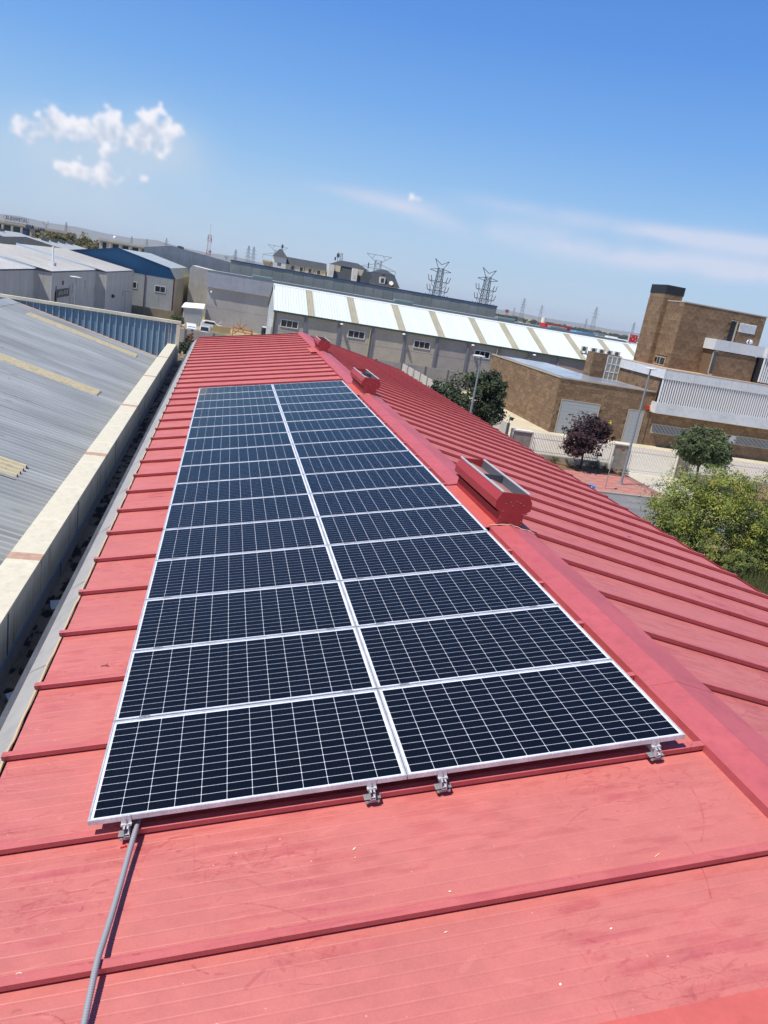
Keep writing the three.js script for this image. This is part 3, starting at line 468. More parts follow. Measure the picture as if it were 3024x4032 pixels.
// ------------------------------------------------------------------ ground, street
const G = -6.8, G2 = -9.2;
const gy = (z) => lerp(G, G2, sm(-94, -134, z) );
{
  const soil = texOf(1024, (u, v) => { const a = fbm(u, v, 6, 6, 7, 601), g = sm(.5, .7, fbm(u, v, 11, 11, 5, 611)); const k = .85 + .4 * (a - .5); return [lerp(.74 * k, .56 * k, g), lerp(.66 * k, .56 * k, g), lerp(.53 * k, .36 * k, g)]; });
  const xs = [-14000, -5000, -1600, -500, -160, -60, -20, 0, 20, 40, 60, 100, 200, 600, 1800, 5000, 14000], zz = [400, 60, 20, 0, -20, -40, -60, -80, -94, -98, -103, -108, -113, -118, -124, -130, -134, -180, -260, -400, -700, -1400, -3000, -7000, -14000], q = [];
  for (let i = 0; i < xs.length - 1; i++) for (let j = 0; j < zz.length - 1; j++) q.push([[xs[i], gy(zz[j]), zz[j]], [xs[i + 1], gy(zz[j]), zz[j]], [xs[i + 1], gy(zz[j + 1]), zz[j + 1]], [xs[i], gy(zz[j + 1]), zz[j + 1]]]);
  ground('ground', quads(q, (p) => [p[0], p[2]]), new THREE.MeshStandardMaterial({ map: rep(soil, 46), roughness: .97, side: THREE.DoubleSide }));
  const asph = texOf(512, (u, v) => { const a = fbm(u, v, 5, 5, 5, 621), b = hash2(u * 512 | 0, v * 512 | 0, 6), c = sm(.49, .5, Math.abs(fbm(u, v, 4, 4, 4, 631) - .5) < .006 ? 1 : 0); const k = .48 + .12 * (a - .5) + .10 * (b - .5) - .1 * c; return [k, k * .99, k * .97]; });
  ground('road', bb(10.6, 90, G - .05, G + .012, -33.4, -40.25), new THREE.MeshStandardMaterial({ map: rep(asph, 4), roughness: .95 }));
  const mPink = new THREE.MeshStandardMaterial({ color: sr(206, 140, 124), map: rep(grit, 2.2), roughness: .9 });
  const pav = ground('pavement', merge([bb(10.6, 31.3, G - .05, G + .11, -40.45, -48.3), bb(38.3, 90, G - .05, G + .11, -40.45, -48.3)]), M(sr(150, 106, 96), .95));
  const rp2 = rng(8); const slab = bx(.96, .02, .96), vs = [0, 1, 2].map((k) => new THREE.MeshStandardMaterial({ color: sr(206 - 7 * k, 134 + 4 * k, 120 + 3 * k), map: rep(grit, 2.2), roughness: .9 }));
  for (let x = 24.2; x < 31; x += .98) for (let z = -40.95; z > -47.9; z -= .98) part(pav, 'slab', slab, vs[rp2() * 3 | 0], [x, G + .108 + rp2() * .004, z]);
  const kerb = ground('kerb', bb(10.6, 10.61, G, G + .01, -40.3, -40.31), M(sr(186, 180, 170), .9));
  for (let x = 20; x < 31.2; x += 1) part(kerb, 'kerb_stone', new RoundedBoxGeometry(.985, .18, .18, 1, .012), mConc, [x + .5, G + .04, -40.35]);
  for (let z = -40.5; z > -43.5; z -= 1) part(kerb, 'kerb_stone', new RoundedBoxGeometry(.16, .16, .98, 1, .012), mConc, [31.38, G + .035, z - .45]);
  ground('driveway', quads([[[31.46, G + .03, -40.3], [38.3, G + .03, -40.3], [36.6, G + .06, -48.6], [31.6, G + .06, -48.6]]]), M(sr(206, 198, 180), .9, { map: rep(blot, 3) }));
  ground('yard', bb(23, 90, G - .05, G + .03, -48.7, -88), M(sr(214, 202, 172), .9, { map: rep(blot, 5) }));
  ground('planting_bed', quads([[[23.2, G + .135, -46.0], [30.6, G + .135, -46.0], [30.8, G + .135, -48.4], [23.2, G + .135, -48.4]]]), M(sr(146, 112, 78), .97, { map: rep(grit, 1.4), bumpMap: rep(grit, .8), bumpScale: .05 }));
  ground('verge', quads([[[10.8, G + .012, 4], [40, G + .012, 4], [40, G + .012, -33.38], [10.8, G + .012, -33.38]]]), M(sr(150, 138, 96), .97, { map: rep(blot, 4) }));
}
// low wall, piers, picket fence and gate along the street
const mFence = M(sr(228, 226, 222), .5), mPier = M(sr(176, 166, 150), .85, { map: rep(grit, 1.6) }), mPierCap = M(sr(228, 220, 204), .8), mWallF = M(sr(198, 188, 164), .9, { map: rep(streak, 3.4) });
const ZF = -48.5;
function pier(x0, x1, label) { const t = thing('gate_pier', label, 'pier', [(x0 + x1) / 2, G, ZF], 'rendered piers of the street fence'), w = x1 - x0; part(t, 'shaft', bb(-w / 2, w / 2, 0, 2.12, -.22, .22), mPier); part(t, 'cap', bb(-w / 2 - .06, w / 2 + .06, 2.12, 2.22, -.28, .28), mPierCap); part(t, 'edge_band', bb(w / 2, w / 2 + .09, 0, 2.12, -.18, .26), mPierCap); part(t, 'edge_band', bb(-w / 2 - .09, -w / 2, 0, 2.12, -.18, .26), mPierCap); return t; }
pier(22.2, 23.7, 'wide grey pier where the white fence begins at the left');
{ const p = pier(30.62, 31.85, 'grey pier with a small rusty plate left of the white gate'); const g = new THREE.CylinderGeometry(.16, .16, .03, 20); g.scale(1, 1, .5); part(p, 'plate', g, M(sr(176, 92, 48), .8), [.1, 1.88, .235], [Math.PI / 2, 0, 0]); }
pier(36.3, 37.5, 'grey pier right of the white gate, half hidden by the round tree');
function pickets(name, label, cat, x0, x1, y0, y1, foot) {
  const t = thing(name, label, cat, [x0, G, ZF + .05]), n = Math.round((x1 - x0) / .135), g = bx(.06, y1 - y0, .03);
  for (let i = 0; i < n; i++) part(t, 'picket', g, mFence, [(i + .5) * (x1 - x0) / n, (y0 + y1) / 2, .02]);
  for (const y of [y0 + .16, y1 - .42]) part(t, 'rail', bx(x1 - x0, .06, .03), mFence, [(x1 - x0) / 2, y, -.02]);
  if (foot) part(t, 'low_wall', bb(0, x1 - x0, 0, y0 - .04, -.14, .1), mWallF);
  else part(t, 'frame', merge([bb(0, .07, y0, y1, -.02, .035), bb(x1 - x0 - .07, x1 - x0, y0, y1, -.02, .035), bb(0, x1 - x0, y0 - .06, y0, -.02, .04)]), mFence);
  return t;
}
pickets('picket_fence', 'white metal picket fence behind the purple tree', 'fence', 23.8, 30.52, .62, 2.16, true);
pickets('sliding_gate', 'white metal picket gate at the driveway', 'gate', 31.95, 36.2, .12, 2.1, false);
pickets('picket_fence', 'white metal picket fence right of the gate behind the bushes', 'fence', 37.6, 58, .62, 2.1, true);
// precast fences around the back plots
function precast(label, a, b, top, mat, group) {
  const d = Math.hypot(b[0] - a[0], b[1] - a[1]), n = Math.round(d / 3.2), w = d / n, h = top - G;
  const t = thing('concrete_fence', label, 'fence', [a[0], G, a[1]], undefined, -Math.atan2(b[1] - a[1], b[0] - a[0]));
  for (let i = 0; i < n; i++) { part(t, 'panel', bb(i * w + .1, (i + 1) * w - .1, 0, h * .49, -.05, .05), mat); part(t, 'panel', bb(i * w + .1, (i + 1) * w - .1, h * .5, h, -.05, .05), mat); }
  for (let i = 0; i <= n; i++) part(t, 'post', bb(i * w - .1, i * w + .1, 0, h + .04, -.09, .09), mConcD);
  return t;
}
const mConcD = M(sr(120, 120, 124), .85, { map: rep(grit, 2) }), mConcL = M(sr(206, 202, 194), .85, { map: rep(blot, 3.5) }), mConcM = M(sr(168, 164, 160), .88, { map: rep(blot, 3.5) });
precast('grey precast fence across the back of the yard behind the red roof', [-14, -92.6], [22.7, -90], -4.6, mConcM);
precast('grey precast fence in front of the white roofed warehouse', [22.8, -90], [31.8, -89.8], -4.6, mConcM);
precast('pale precast side fence running from the back fence to the street', [22.75, -51.0], [22.75, -89.7], -4.6, mConcL);

// ------------------------------------------------------------------ stone-clad building on the right
{
  const t = thing('stone_clad_building', 'modern office building clad in brown stone tiles with white bands and fins', 'building');
  const mCore = M(sr(112, 88, 66), .9), mBand = M(sr(226, 230, 234), .45, { map: rep(blot, 6) }), mFin = M(sr(232, 233, 232), .4), mDark = M(sr(18, 20, 30), .25), mTrim = M(sr(176, 166, 148), .7), mDoor = M(sr(164, 168, 168), .55), mBlack = M(sr(30, 34, 36), .5), mDeck = M(sr(212, 176, 140), .95, { map: rep(grit, 2) });
  const H = G;
  // cores: low box, ground floor, middle block, upper block, tower, terrace box, louvre housing
  const core = (n, ...b) => part(t, n, bb(...b), mCore);
  core('low_block_wall', 32.2, 42.4, H, -1.5, -84, -63.85);
  core('ground_floor_wall', 42.4, 75, H, -3.0, -80, -63.85);
  core('middle_floor_wall', 42.42, 75, -3.0, .0, -72.6, -63.6);
  core('upper_block_wall', 44.9, 54.4, .9, 7.45, -74, -66.85);
  core('tower_wall', 44.4, 46.4, .9, 8.15, -73, -70.05);
  core('terrace_box_wall', 48.35, 53.3, .9, 3.4, -66.8, -65.05);
  core('housing_wall', 39.15, 42.38, -1.5, 1.1, -73.6, -72.05);
  // tiles
  const spots = [], rt = rng(123), TW = .66, THt = .36;
  const face = (ax, x0, x1, y0, y1, fixed, holes = []) => {
    let row = 0;
    for (let y = y0; y < y1 - .08; y += THt, row++) {
      const h = Math.min(THt, y1 - y);
      for (let x = x0 - (row % 2 ? TW * (.35 + .3 * ((row * 7) % 3) / 3) : 0); x < x1 - .02; x += TW) {
        const a = Math.max(x, x0), b = Math.min(x + TW, x1); if (b - a < .06) continue;
        const cx = (a + b) / 2, cy = y + h / 2;
        if (holes.some(([p, q, r, s]) => cx > p && cx < q && cy > r && cy < s)) continue;
        spots.push({ p: ax === 'z' ? [cx, cy, fixed] : [fixed, cy, cx], ax, w: b - a - .012, h: h - .012, v: rt() * 7 | 0, j: (rt() - .5) * .006 });
      }
    }
  };
  face('z', 32.2, 42.4, H, -1.5, -63.83, [[32.75, 36.9, H, -3.45], [39.95, 41.75, H, -3.45]]);
  face('x', -84, -63.85, H, -1.5, 32.18);
  face('z', 42.42, 62, H, -3.35, -63.83, [[42.85, 47.7, -5.5, -4.5], [50.3, 58, -5.5, -4.5]]);
  face('x', -71.9, -63.6, -1.5, 0, 42.4);
  face('z', 44.9, 54.4, .95, 7.45, -66.83, [[50.5, 51.2, 4.4, 6.6]]);
  face('x', -70.05, -66.85, .95, 7.45, 44.88, [[-69.7, -67.7, 1.05, 1.85]]);
  face('z', 44.4, 46.4, .95, 8.15, -70.03); face('x', -73, -70.05, .95, 8.15, 44.38);
  face('z', 48.75, 53.3, .95, 3.4, -65.03); face('z', 39.15, 40.65, -1.5, 1.1, -72.03); face('x', -73.6, -72.05, -1.5, 1.1, 39.13);
  const stone = texOf(512, (u, v) => { const a = fbm(u, v, 3, 3, 6, 701), b = fbm(u, v, 6, 14, 4, 711); const k = .86 + .42 * (a - .5) + .22 * (b - .5); return [k, k * .97, k * .92]; });
  const vm = [[162, 136, 108], [150, 125, 99], [170, 144, 115], [141, 116, 92], [158, 132, 104], [154, 130, 106], [147, 122, 97]].map((c, i) => { const tx = stone.clone(); tx.repeat.set(1 / 1.3, 1 / 1.3); tx.offset.set(i * .37, i * .23); tx.needsUpdate = true; return M(sr(...c), .75, { map: tx }); });
  const cp = camera.position, score = (s) => (s.w * s.h) / Math.pow(Math.hypot(s.p[0] - cp.x, s.p[2] - cp.z), 2);
  spots.sort((a, b) => score(b) - score(a));
  const unit = bx(1, 1, .05);
  const place = (o, s) => { o.position.set(...s.p); if (s.ax === 'x') { o.rotation.y = -Math.PI / 2; o.position.x += s.j; } else o.position.z += s.j; o.scale.set(s.w, s.h, 1); };
  spots.slice(0, 300).forEach((s) => place(part(t, 'stone_tile', unit, vm[s.v]), s));
  const rest = spots.slice(300), im = lit(new THREE.InstancedMesh(unit, M(0xffffff, .75, { map: rep(stone, 1.3) }), rest.length)), dum = new THREE.Object3D();
  rest.forEach((s, i) => { dum.rotation.set(0, 0, 0); place(dum, s); dum.updateMatrix(); im.setMatrixAt(i, dum.matrix); im.setColorAt(i, vm[s.v].color); });
  im.name = 'stone_tiles'; im.userData.kind = 'stuff'; t.add(im);
  // low block roof: photovoltaic sheets, pale and dusty, in a shallow tray
  part(t, 'roof_trim', merge([bb(32.1, 42.4, -1.5, -1.36, -63.92, -63.72), bb(32.08, 32.26, -1.5, -1.36, -84.1, -63.92)]), mTrim);
  const dusty = [0, 1, 2].map((k) => new THREE.MeshPhysicalMaterial({ color: sr(150 + 14 * k, 160 + 13 * k, 176 + 9 * k), map: rep(blot, 1.9), roughness: .3, clearcoat: .6, clearcoatRoughness: .2 }));
  for (let x = 33.0; x < 41.8; x += 1.02) for (let z = -64.6; z > -83; z -= 1.7) if (!(x > 38.6 && z < -70.6)) part(t, 'roof_panel', bx(.99, .04, 1.66), dusty[rt() * 3 | 0], [x + .4, -1.43 + rt() * .01, z - .8]);
  // doors and windows of the ground floor
  const gd = part(t, 'garage_door', bb(32.8, 36.8, H, -3.5, -63.9, -63.8), mDoor);
  for (let i = 0; i < 9; i++) part(gd, 'slat', bb(32.88, 36.72, H + .05 + i * .36, H + .38 + i * .36, -63.8, -63.785), mDoor);
  part(gd, 'frame', merge([bb(32.72, 32.8, H, -3.42, -63.85, -63.76), bb(36.8, 36.88, H, -3.42, -63.85, -63.76), bb(32.8, 36.8, -3.5, -3.42, -63.85, -63.76)]), mTrim);
  const d2 = part(t, 'entrance_door', bb(40.05, 41.65, H, -3.52, -63.9, -63.8), mDoor);
  for (let i = 0; i < 9; i++) for (const [a, b] of [[40.08, 40.58], [40.62, 41.62]]) part(d2, 'slat', bb(a, b, H + .04 + i * .36, H + .38 + i * .36, -63.8, -63.785), mDoor);
  part(d2, 'frame', merge([bb(39.97, 40.05, H, -3.44, -63.85, -63.76), bb(41.65, 41.73, H, -3.44, -63.85, -63.76), bb(40.05, 41.65, -3.52, -3.44, -63.85, -63.76)]), mTrim);
  for (const [a, b] of [[42.95, 47.6], [50.4, 51.9], [52.75, 57.6]]) {
    const w = part(t, 'barred_window', bb(a, b, -5.42, -4.6, -63.9, -63.82), mDark);
    part(w, 'frame', merge([bb(a - .07, b + .07, -4.6, -4.53, -63.9, -63.76), bb(a - .07, b + .07, -5.49, -5.42, -63.9, -63.76), bb(a - .07, a, -5.42, -4.6, -63.9, -63.76), bb(b, b + .07, -5.42, -4.6, -63.9, -63.76)]), mTrim);
    for (let x = a + .08; x < b; x += .155) part(w, 'bar', bb(x - .022, x + .022, -5.42, -4.6, -63.815, -63.78), mBand);
  }
  part(t, 'window_panel', bb(51.95, 52.68, -5.42, -4.6, -63.9, -63.79), mBand);
  const dp = part(t, 'downpipe_joint', bb(42.36, 42.42, H, -3.4, -63.815, -63.79), mBlack);
  part(t, 'alarm_box', bb(41.75, 42.05, -3.2, -2.86, -63.81, -63.62), M(sr(196, 40, 48), .5)); part(t, 'alarm_box', bb(42.1, 42.32, -3.2, -2.8, -63.81, -63.62), M(sr(228, 206, 150), .5)); part(t, 'yellow_notice', bb(38.2, 38.5, -5.2, -4.85, -63.81, -63.77), M(sr(226, 202, 70), .6));
  // white bands in panels, fins between them
  const fx0 = 42.2, zf = -62.8;
  for (let i = 0; i < 16; i++) { const a = fx0 + (i ? .2 + (i - 1) * 1.72 : 0), b = i ? a + 1.705 : fx0 + .19; part(t, 'band_panel', bb(a, b, -3.37, -2.33, zf - 1.0, zf), mBand); part(t, 'band_panel', bb(a, b, 0, .9, zf - .9, zf), mBand); }
  for (let i = 0; i < 4; i++) part(t, 'band_panel', bb(fx0, fx0 + .2, 0, .9, zf - .92 - (i + 1) * 2.02 + .01, zf - .92 - i * 2.02), mBand);
  part(t, 'band_soffit', bb(fx0 + .02, 75, -3.4, -3.372, zf - 1.0, zf - .02), mTrim);
  part(t, 'glazing', bb(42.3, 72, -2.33, 0, zf - .62, zf - .21), mDark);
  for (let i = 0; i < 68; i++) part(t, 'fin', bx(.125, 2.33, .14), mFin, [fx0 + .12 + i * .262, -1.165, zf - .12]);
  part(t, 'roof_deck', bb(42.42, 75, .86, .93, -72.6, zf - .92), mDeck); part(t, 'parapet_cap', bb(42.2, 75, .905, .935, zf - .3, zf + .02), mTrim); part(t, 'parapet_cap', bb(42.18, 42.42, .905, .935, -72, zf - .32), mTrim);
  // tower cap, upper block trim, door, louvre, window
  part(t, 'tower_cap', bb(44.33, 46.47, 8.15, 9.02, -73.07, -69.98), mBlack); part(t, 'coping', bb(44.82, 54.48, 7.45, 7.56, -74, -66.76), mTrim);
  const ud = part(t, 'upper_door', bb(50.6, 51.15, 4.5, 6.55, -66.86, -66.79), mDark); part(ud, 'frame', merge([bb(50.53, 51.22, 6.55, 6.62, -66.85, -66.72), bb(51.15, 51.3, 4.5, 6.55, -66.85, -66.72)]), mTrim);
  const lv = part(t, 'louvre', bb(51.6, 53.55, 5.6, 6.5, -66.86, -66.78), mBand); for (let i = 0; i < 8; i++) part(lv, 'slat', bb(51.65, 53.5, 5.66 + i * .105, 5.70 + i * .105, -66.79, -66.73), mFin);
  const sw = part(t, 'side_window', bb(44.86, 44.9, 1.1, 1.8, -69.65, -67.75), mDark); part(sw, 'frame', merge([bb(44.83, 44.9, 1.02, 1.1, -69.72, -67.68), bb(44.83, 44.9, 1.8, 1.88, -69.72, -67.68), bb(44.83, 44.9, 1.1, 1.8, -68.68, -68.6), bb(44.83, 44.9, 1.1, 1.8, -69.2, -69.14), bb(44.83, 44.9, 1.1, 1.8, -67.75, -67.68)]), mTrim);
  // terrace parapet and glazed corner
  for (const [a, b] of [[48.12, 49.9], [49.91, 51.8], [51.81, 53.85]]) part(t, 'terrace_parapet', bb(a, b, 3.46, 4.5, -66.8, -64.9), mBand);
  part(t, 'terrace_parapet', bb(53.86, 62, 3.46, 4.5, -66.8, -64.4), mBand);
  part(t, 'corner_glass', bb(48.3, 48.74, 1.1, 3.3, -65.2, -65.02), new THREE.MeshPhysicalMaterial({ color: sr(60, 66, 74), roughness: .08, clearcoat: 1 })); part(t, 'corner_frame', merge([bb(48.26, 48.34, .95, 3.4, -65.1, -64.99), bb(48.26, 48.76, 3.3, 3.42, -65.1, -64.99), bb(48.26, 48.76, .93, 1.1, -65.1, -64.95)]), mTrim);
  for (let i = 0; i < 26; i++) part(t, 'fin', bx(.125, 2.4, .14), mFin, [53.95 + i * .262, 2.25, -64.62]);
  part(t, 'glazing', bb(53.4, 62, .95, 3.46, -65.2, -64.72), mDark);
  const cam2 = part(t, 'roof_beacon', (() => { const g = new THREE.SphereGeometry(.32, 18, 12); g.scale(1, .8, 1); return g; })(), mBand, [52.6, 4.78, -65.9]); part(cam2, 'opening', cyl(.2, .2, .05, 16), mDark, [-.22, .02, .2], [Math.PI / 2, 0, -.6]);
  // louvred housing with a white grid
  part(t, 'louvre_panel', bb(40.72, 42.38, -1.5, 1.0, -72.06, -71.98), M(sr(168, 164, 150), .7));
  for (let i = 0; i < 22; i++) part(t, 'louvre_slat', bb(40.74, 42.36, -1.42 + i * .11, -1.37 + i * .11, -71.98, -71.94), M(sr(196, 190, 172), .7));
  part(t, 'louvre_grid', merge([40.72, 41.27, 41.82, 42.34].map((x) => bb(x, x + .07, -1.5, 1.0, -71.95, -71.9)).concat([-.72, .12, .96].map((y) => bb(40.72, 42.4, y, y + .07, -71.945, -71.9)))), mFin);
}

// ------------------------------------------------------------------ white-roofed warehouse
function windowOn(t, x, y, z, w, h, n, mFr, mGl) {
  const f = part(t, 'window', merge([bb(x, x + w, y, y + .1, z - .02, z + .07), bb(x, x + w, y + h - .1, y + h, z - .02, z + .07), bb(x, x + .1, y + .1, y + h - .1, z - .02, z + .07), bb(x + w - .1, x + w, y + .1, y + h - .1, z - .02, z + .07)]), mFr);
  const pw = (w - .2) / n; for (let i = 0; i < n; i++) { part(f, 'pane', bb(x + .1 + i * pw + .03, x + .1 + (i + 1) * pw - .03, y + .1, y + h - .1, z + .005, z + .02), mGl); if (i) part(f, 'mullion', bb(x + .1 + i * pw - .03, x + .1 + i * pw + .03, y + .1, y + h - .1, z, z + .05), mFr); }
}
const mGlass = new THREE.MeshPhysicalMaterial({ color: sr(38, 42, 46), roughness: .15, clearcoat: 1, clearcoatRoughness: .05 });
const mPVC = M(sr(232, 232, 230), .5);
{
  const t = thing('white_roof_warehouse', 'long warehouse with white sheet roof and tan skylight strips', 'warehouse');
  const X0 = 6.5, X1 = 68, Zw = -96, E = -1.05, RZ = -104, RYw = 2.15, gyb = -7.4, bay = 4.45, xc = (k) => 6.1 + bay * k;
  const mPan = [M(sr(206, 196, 178), .9, { map: rep(blot, 4) }), M(sr(186, 180, 172), .9, { map: rep(blot, 4) }), M(sr(158, 158, 158), .9, { map: rep(blot, 4) })];
  for (let k = 0; k < 14; k++) for (const [a, b] of [[gyb, -5.6], [-5.58, -3.42], [-3.4, E]]) part(t, 'wall_panel', bb(Math.max(X0, xc(k) + .01), xc(k + 1) - .01, a, b - .01, Zw - .2, Zw), mPan[k < 5 ? 0 : k < 8 ? 1 : 2]);
  for (let k = 0; k < 15; k++) part(t, 'column', bb(xc(k) - .17 + (k ? 0 : .5), xc(k) + .17 + (k ? 0 : .5), gyb, E - .02, Zw + .002, Zw + .16), M(sr(128, 130, 136), .7));
  part(t, 'gutter', bb(X0 - .15, X1, E - .08, E + .14, Zw + .02, Zw + .3), M(sr(58, 84, 74), .5));
  for (const k of [0.15, 3, 7, 11]) part(t, 'downpipe', rod([xc(k) - .3, gyb, Zw + .2], [xc(k) - .3, E, Zw + .2], .07), M(sr(186, 172, 130), .7));
  for (const x of [7.4, 16.2, 25.2, 33.8]) windowOn(t, x, -2.85, Zw, 2.3, 1.0, 3, mPVC, mGlass);
  for (const x of [14.9 + .3, 23.8 - .2, 33.3, 42.3, 50.6]) { const l = part(t, 'wall_lamp', (() => { const g = new THREE.SphereGeometry(.2, 12, 8, 0, 6.3, 0, Math.PI / 2); g.scale(1.2, .7, 1.6); return g; })(), mPVC, [x, E - .3, Zw + .42]); part(l, 'arm', bb(-.03, .03, -.02, .04, -.4, 0), mGalv); }
  // gables
  for (const x of [X0, X1]) part(t, 'gable_wall', quads([[[x, gyb, Zw], [x, gyb, -112], [x, E, -112], [x, E, Zw]], [[x, E, Zw], [x, E, -112], [x, RYw - .05, RZ], [x, RYw - .05, RZ]]]), M(sr(196, 202, 204), .8, { map: rep(streak, 5) }));
  part(t, 'gable_trim', merge([bar([X0 - .04, E, Zw], [X0 - .04, RYw, RZ], .22, .08), bar([X0 - .04, E, -112], [X0 - .04, RYw, RZ], .22, .08)]), M(sr(96, 116, 108), .6));
  for (const z of [-98.5, -101.5, -105]) part(t, 'gable_window', bb(X0 - .06, X0 + .02, -3.6, -2.4, z - .4, z + .4), mPVC);
  part(t, 'gable_door', bb(X0 - .05, X0 + .02, gyb, -3.2, -98.2, -97.0), M(sr(60, 84, 78), .6));
  part(t, 'back_wall', bb(X0, X1, gyb, E, -112, -111.8), mPan[1]);
  // roof sheets with tan translucent strips
  const mRoof = [0, 1].map((k) => M(sr(214 - 3 * k, 220 - 2 * k, 213 - 2 * k), .5)), mSky = M(sr(176, 170, 146), .7, { map: rep(streak, 3, 6) });
  const ss = [11.0, 16.8, 23.2, 28.7, 34.7, 39.4, 43.8, 49.7, 55.2, 59.5].map((x) => x - .3), sw = 1.0;
  const sheet = (xa, xb, za, ya, zb, yb, up) => { const q = []; const w = xb - xa, rb = [[0, 0], [.05, .045], [.1, .045], [.15, 0]]; let pr = [[xa, 0]]; const n = Math.max(1, Math.round(w / .36)); for (let i = 0; i < n; i++) for (const [d, h] of rb) pr.push([xa + i * w / n + d, h]); pr.push([xb, 0]); for (let k = 0; k < pr.length - 1; k++) q.push([[pr[k][0], ya + up + pr[k][1], za], [pr[k + 1][0], ya + up + pr[k + 1][1], za], [pr[k + 1][0], yb + up + pr[k + 1][1], zb], [pr[k][0], yb + up + pr[k][1], zb]]); return quads(q, (p) => [p[0], p[2]]); };
  let x = X0 - .15, i = 0; while (x < X1) { const nx = ss.find((s) => s >= x - .01) ?? 1e9, strip = Math.abs(nx - x) < .02, xe = strip ? x + sw : Math.min(x + 1.08, nx, X1 + .1); part(t, strip ? 'skylight_strip' : 'roof_sheet', sheet(x, xe - .006, Zw + .3, E + .06, RZ, RYw, strip ? .01 : 0), strip ? mSky : mRoof[i++ % 2]); x = xe; if (X1 - x < .1) break; }
  part(t, 'far_roof_slope', quads([[[X0, RYw, RZ], [X1, RYw, RZ], [X1, E, -112.2], [X0, E, -112.2]]]), mRoof[0]);
  part(t, 'ridge_capping', quads([[[X0 - .1, RYw - .09, RZ + .35], [X1, RYw - .09, RZ + .35], [X1, RYw + .07, RZ], [X0 - .1, RYw + .07, RZ]], [[X0 - .1, RYw + .07, RZ], [X1, RYw + .07, RZ], [X1, RYw - .1, RZ - .4], [X0 - .1, RYw - .1, RZ - .4]]]), mRoof[0]);
}
// air conditioning units on its roof
[50.45, 51.95, 53.2, 54.4, 55.6].forEach((x, i) => {
  const t = thing('condenser_unit', `${['first', 'second', 'third', 'fourth', 'fifth'][i]} air conditioner from the left on the white warehouse roof`, 'air conditioner', [x, -.09, -97.8], 'air conditioners on the white warehouse roof');
  part(t, 'casing', new RoundedBoxGeometry(.92, .72, .36, 1, .03), M(sr(206, 202, 192), .6), [0, .62, 0]); part(t, 'fan_grille', new THREE.TorusGeometry(.26, .02, 6, 20), M(sr(60, 62, 62), .6), [-.1, .62, .185]); part(t, 'fan', cyl(.25, .25, .02, 20), M(sr(84, 84, 82), .6), [-.1, .62, .178], [Math.PI / 2, 0, 0]);
  for (const k of [-.36, .36]) part(t, 'leg', bb(k - .03, k + .03, -.12, .27, -.2, .3), mGalv);
});

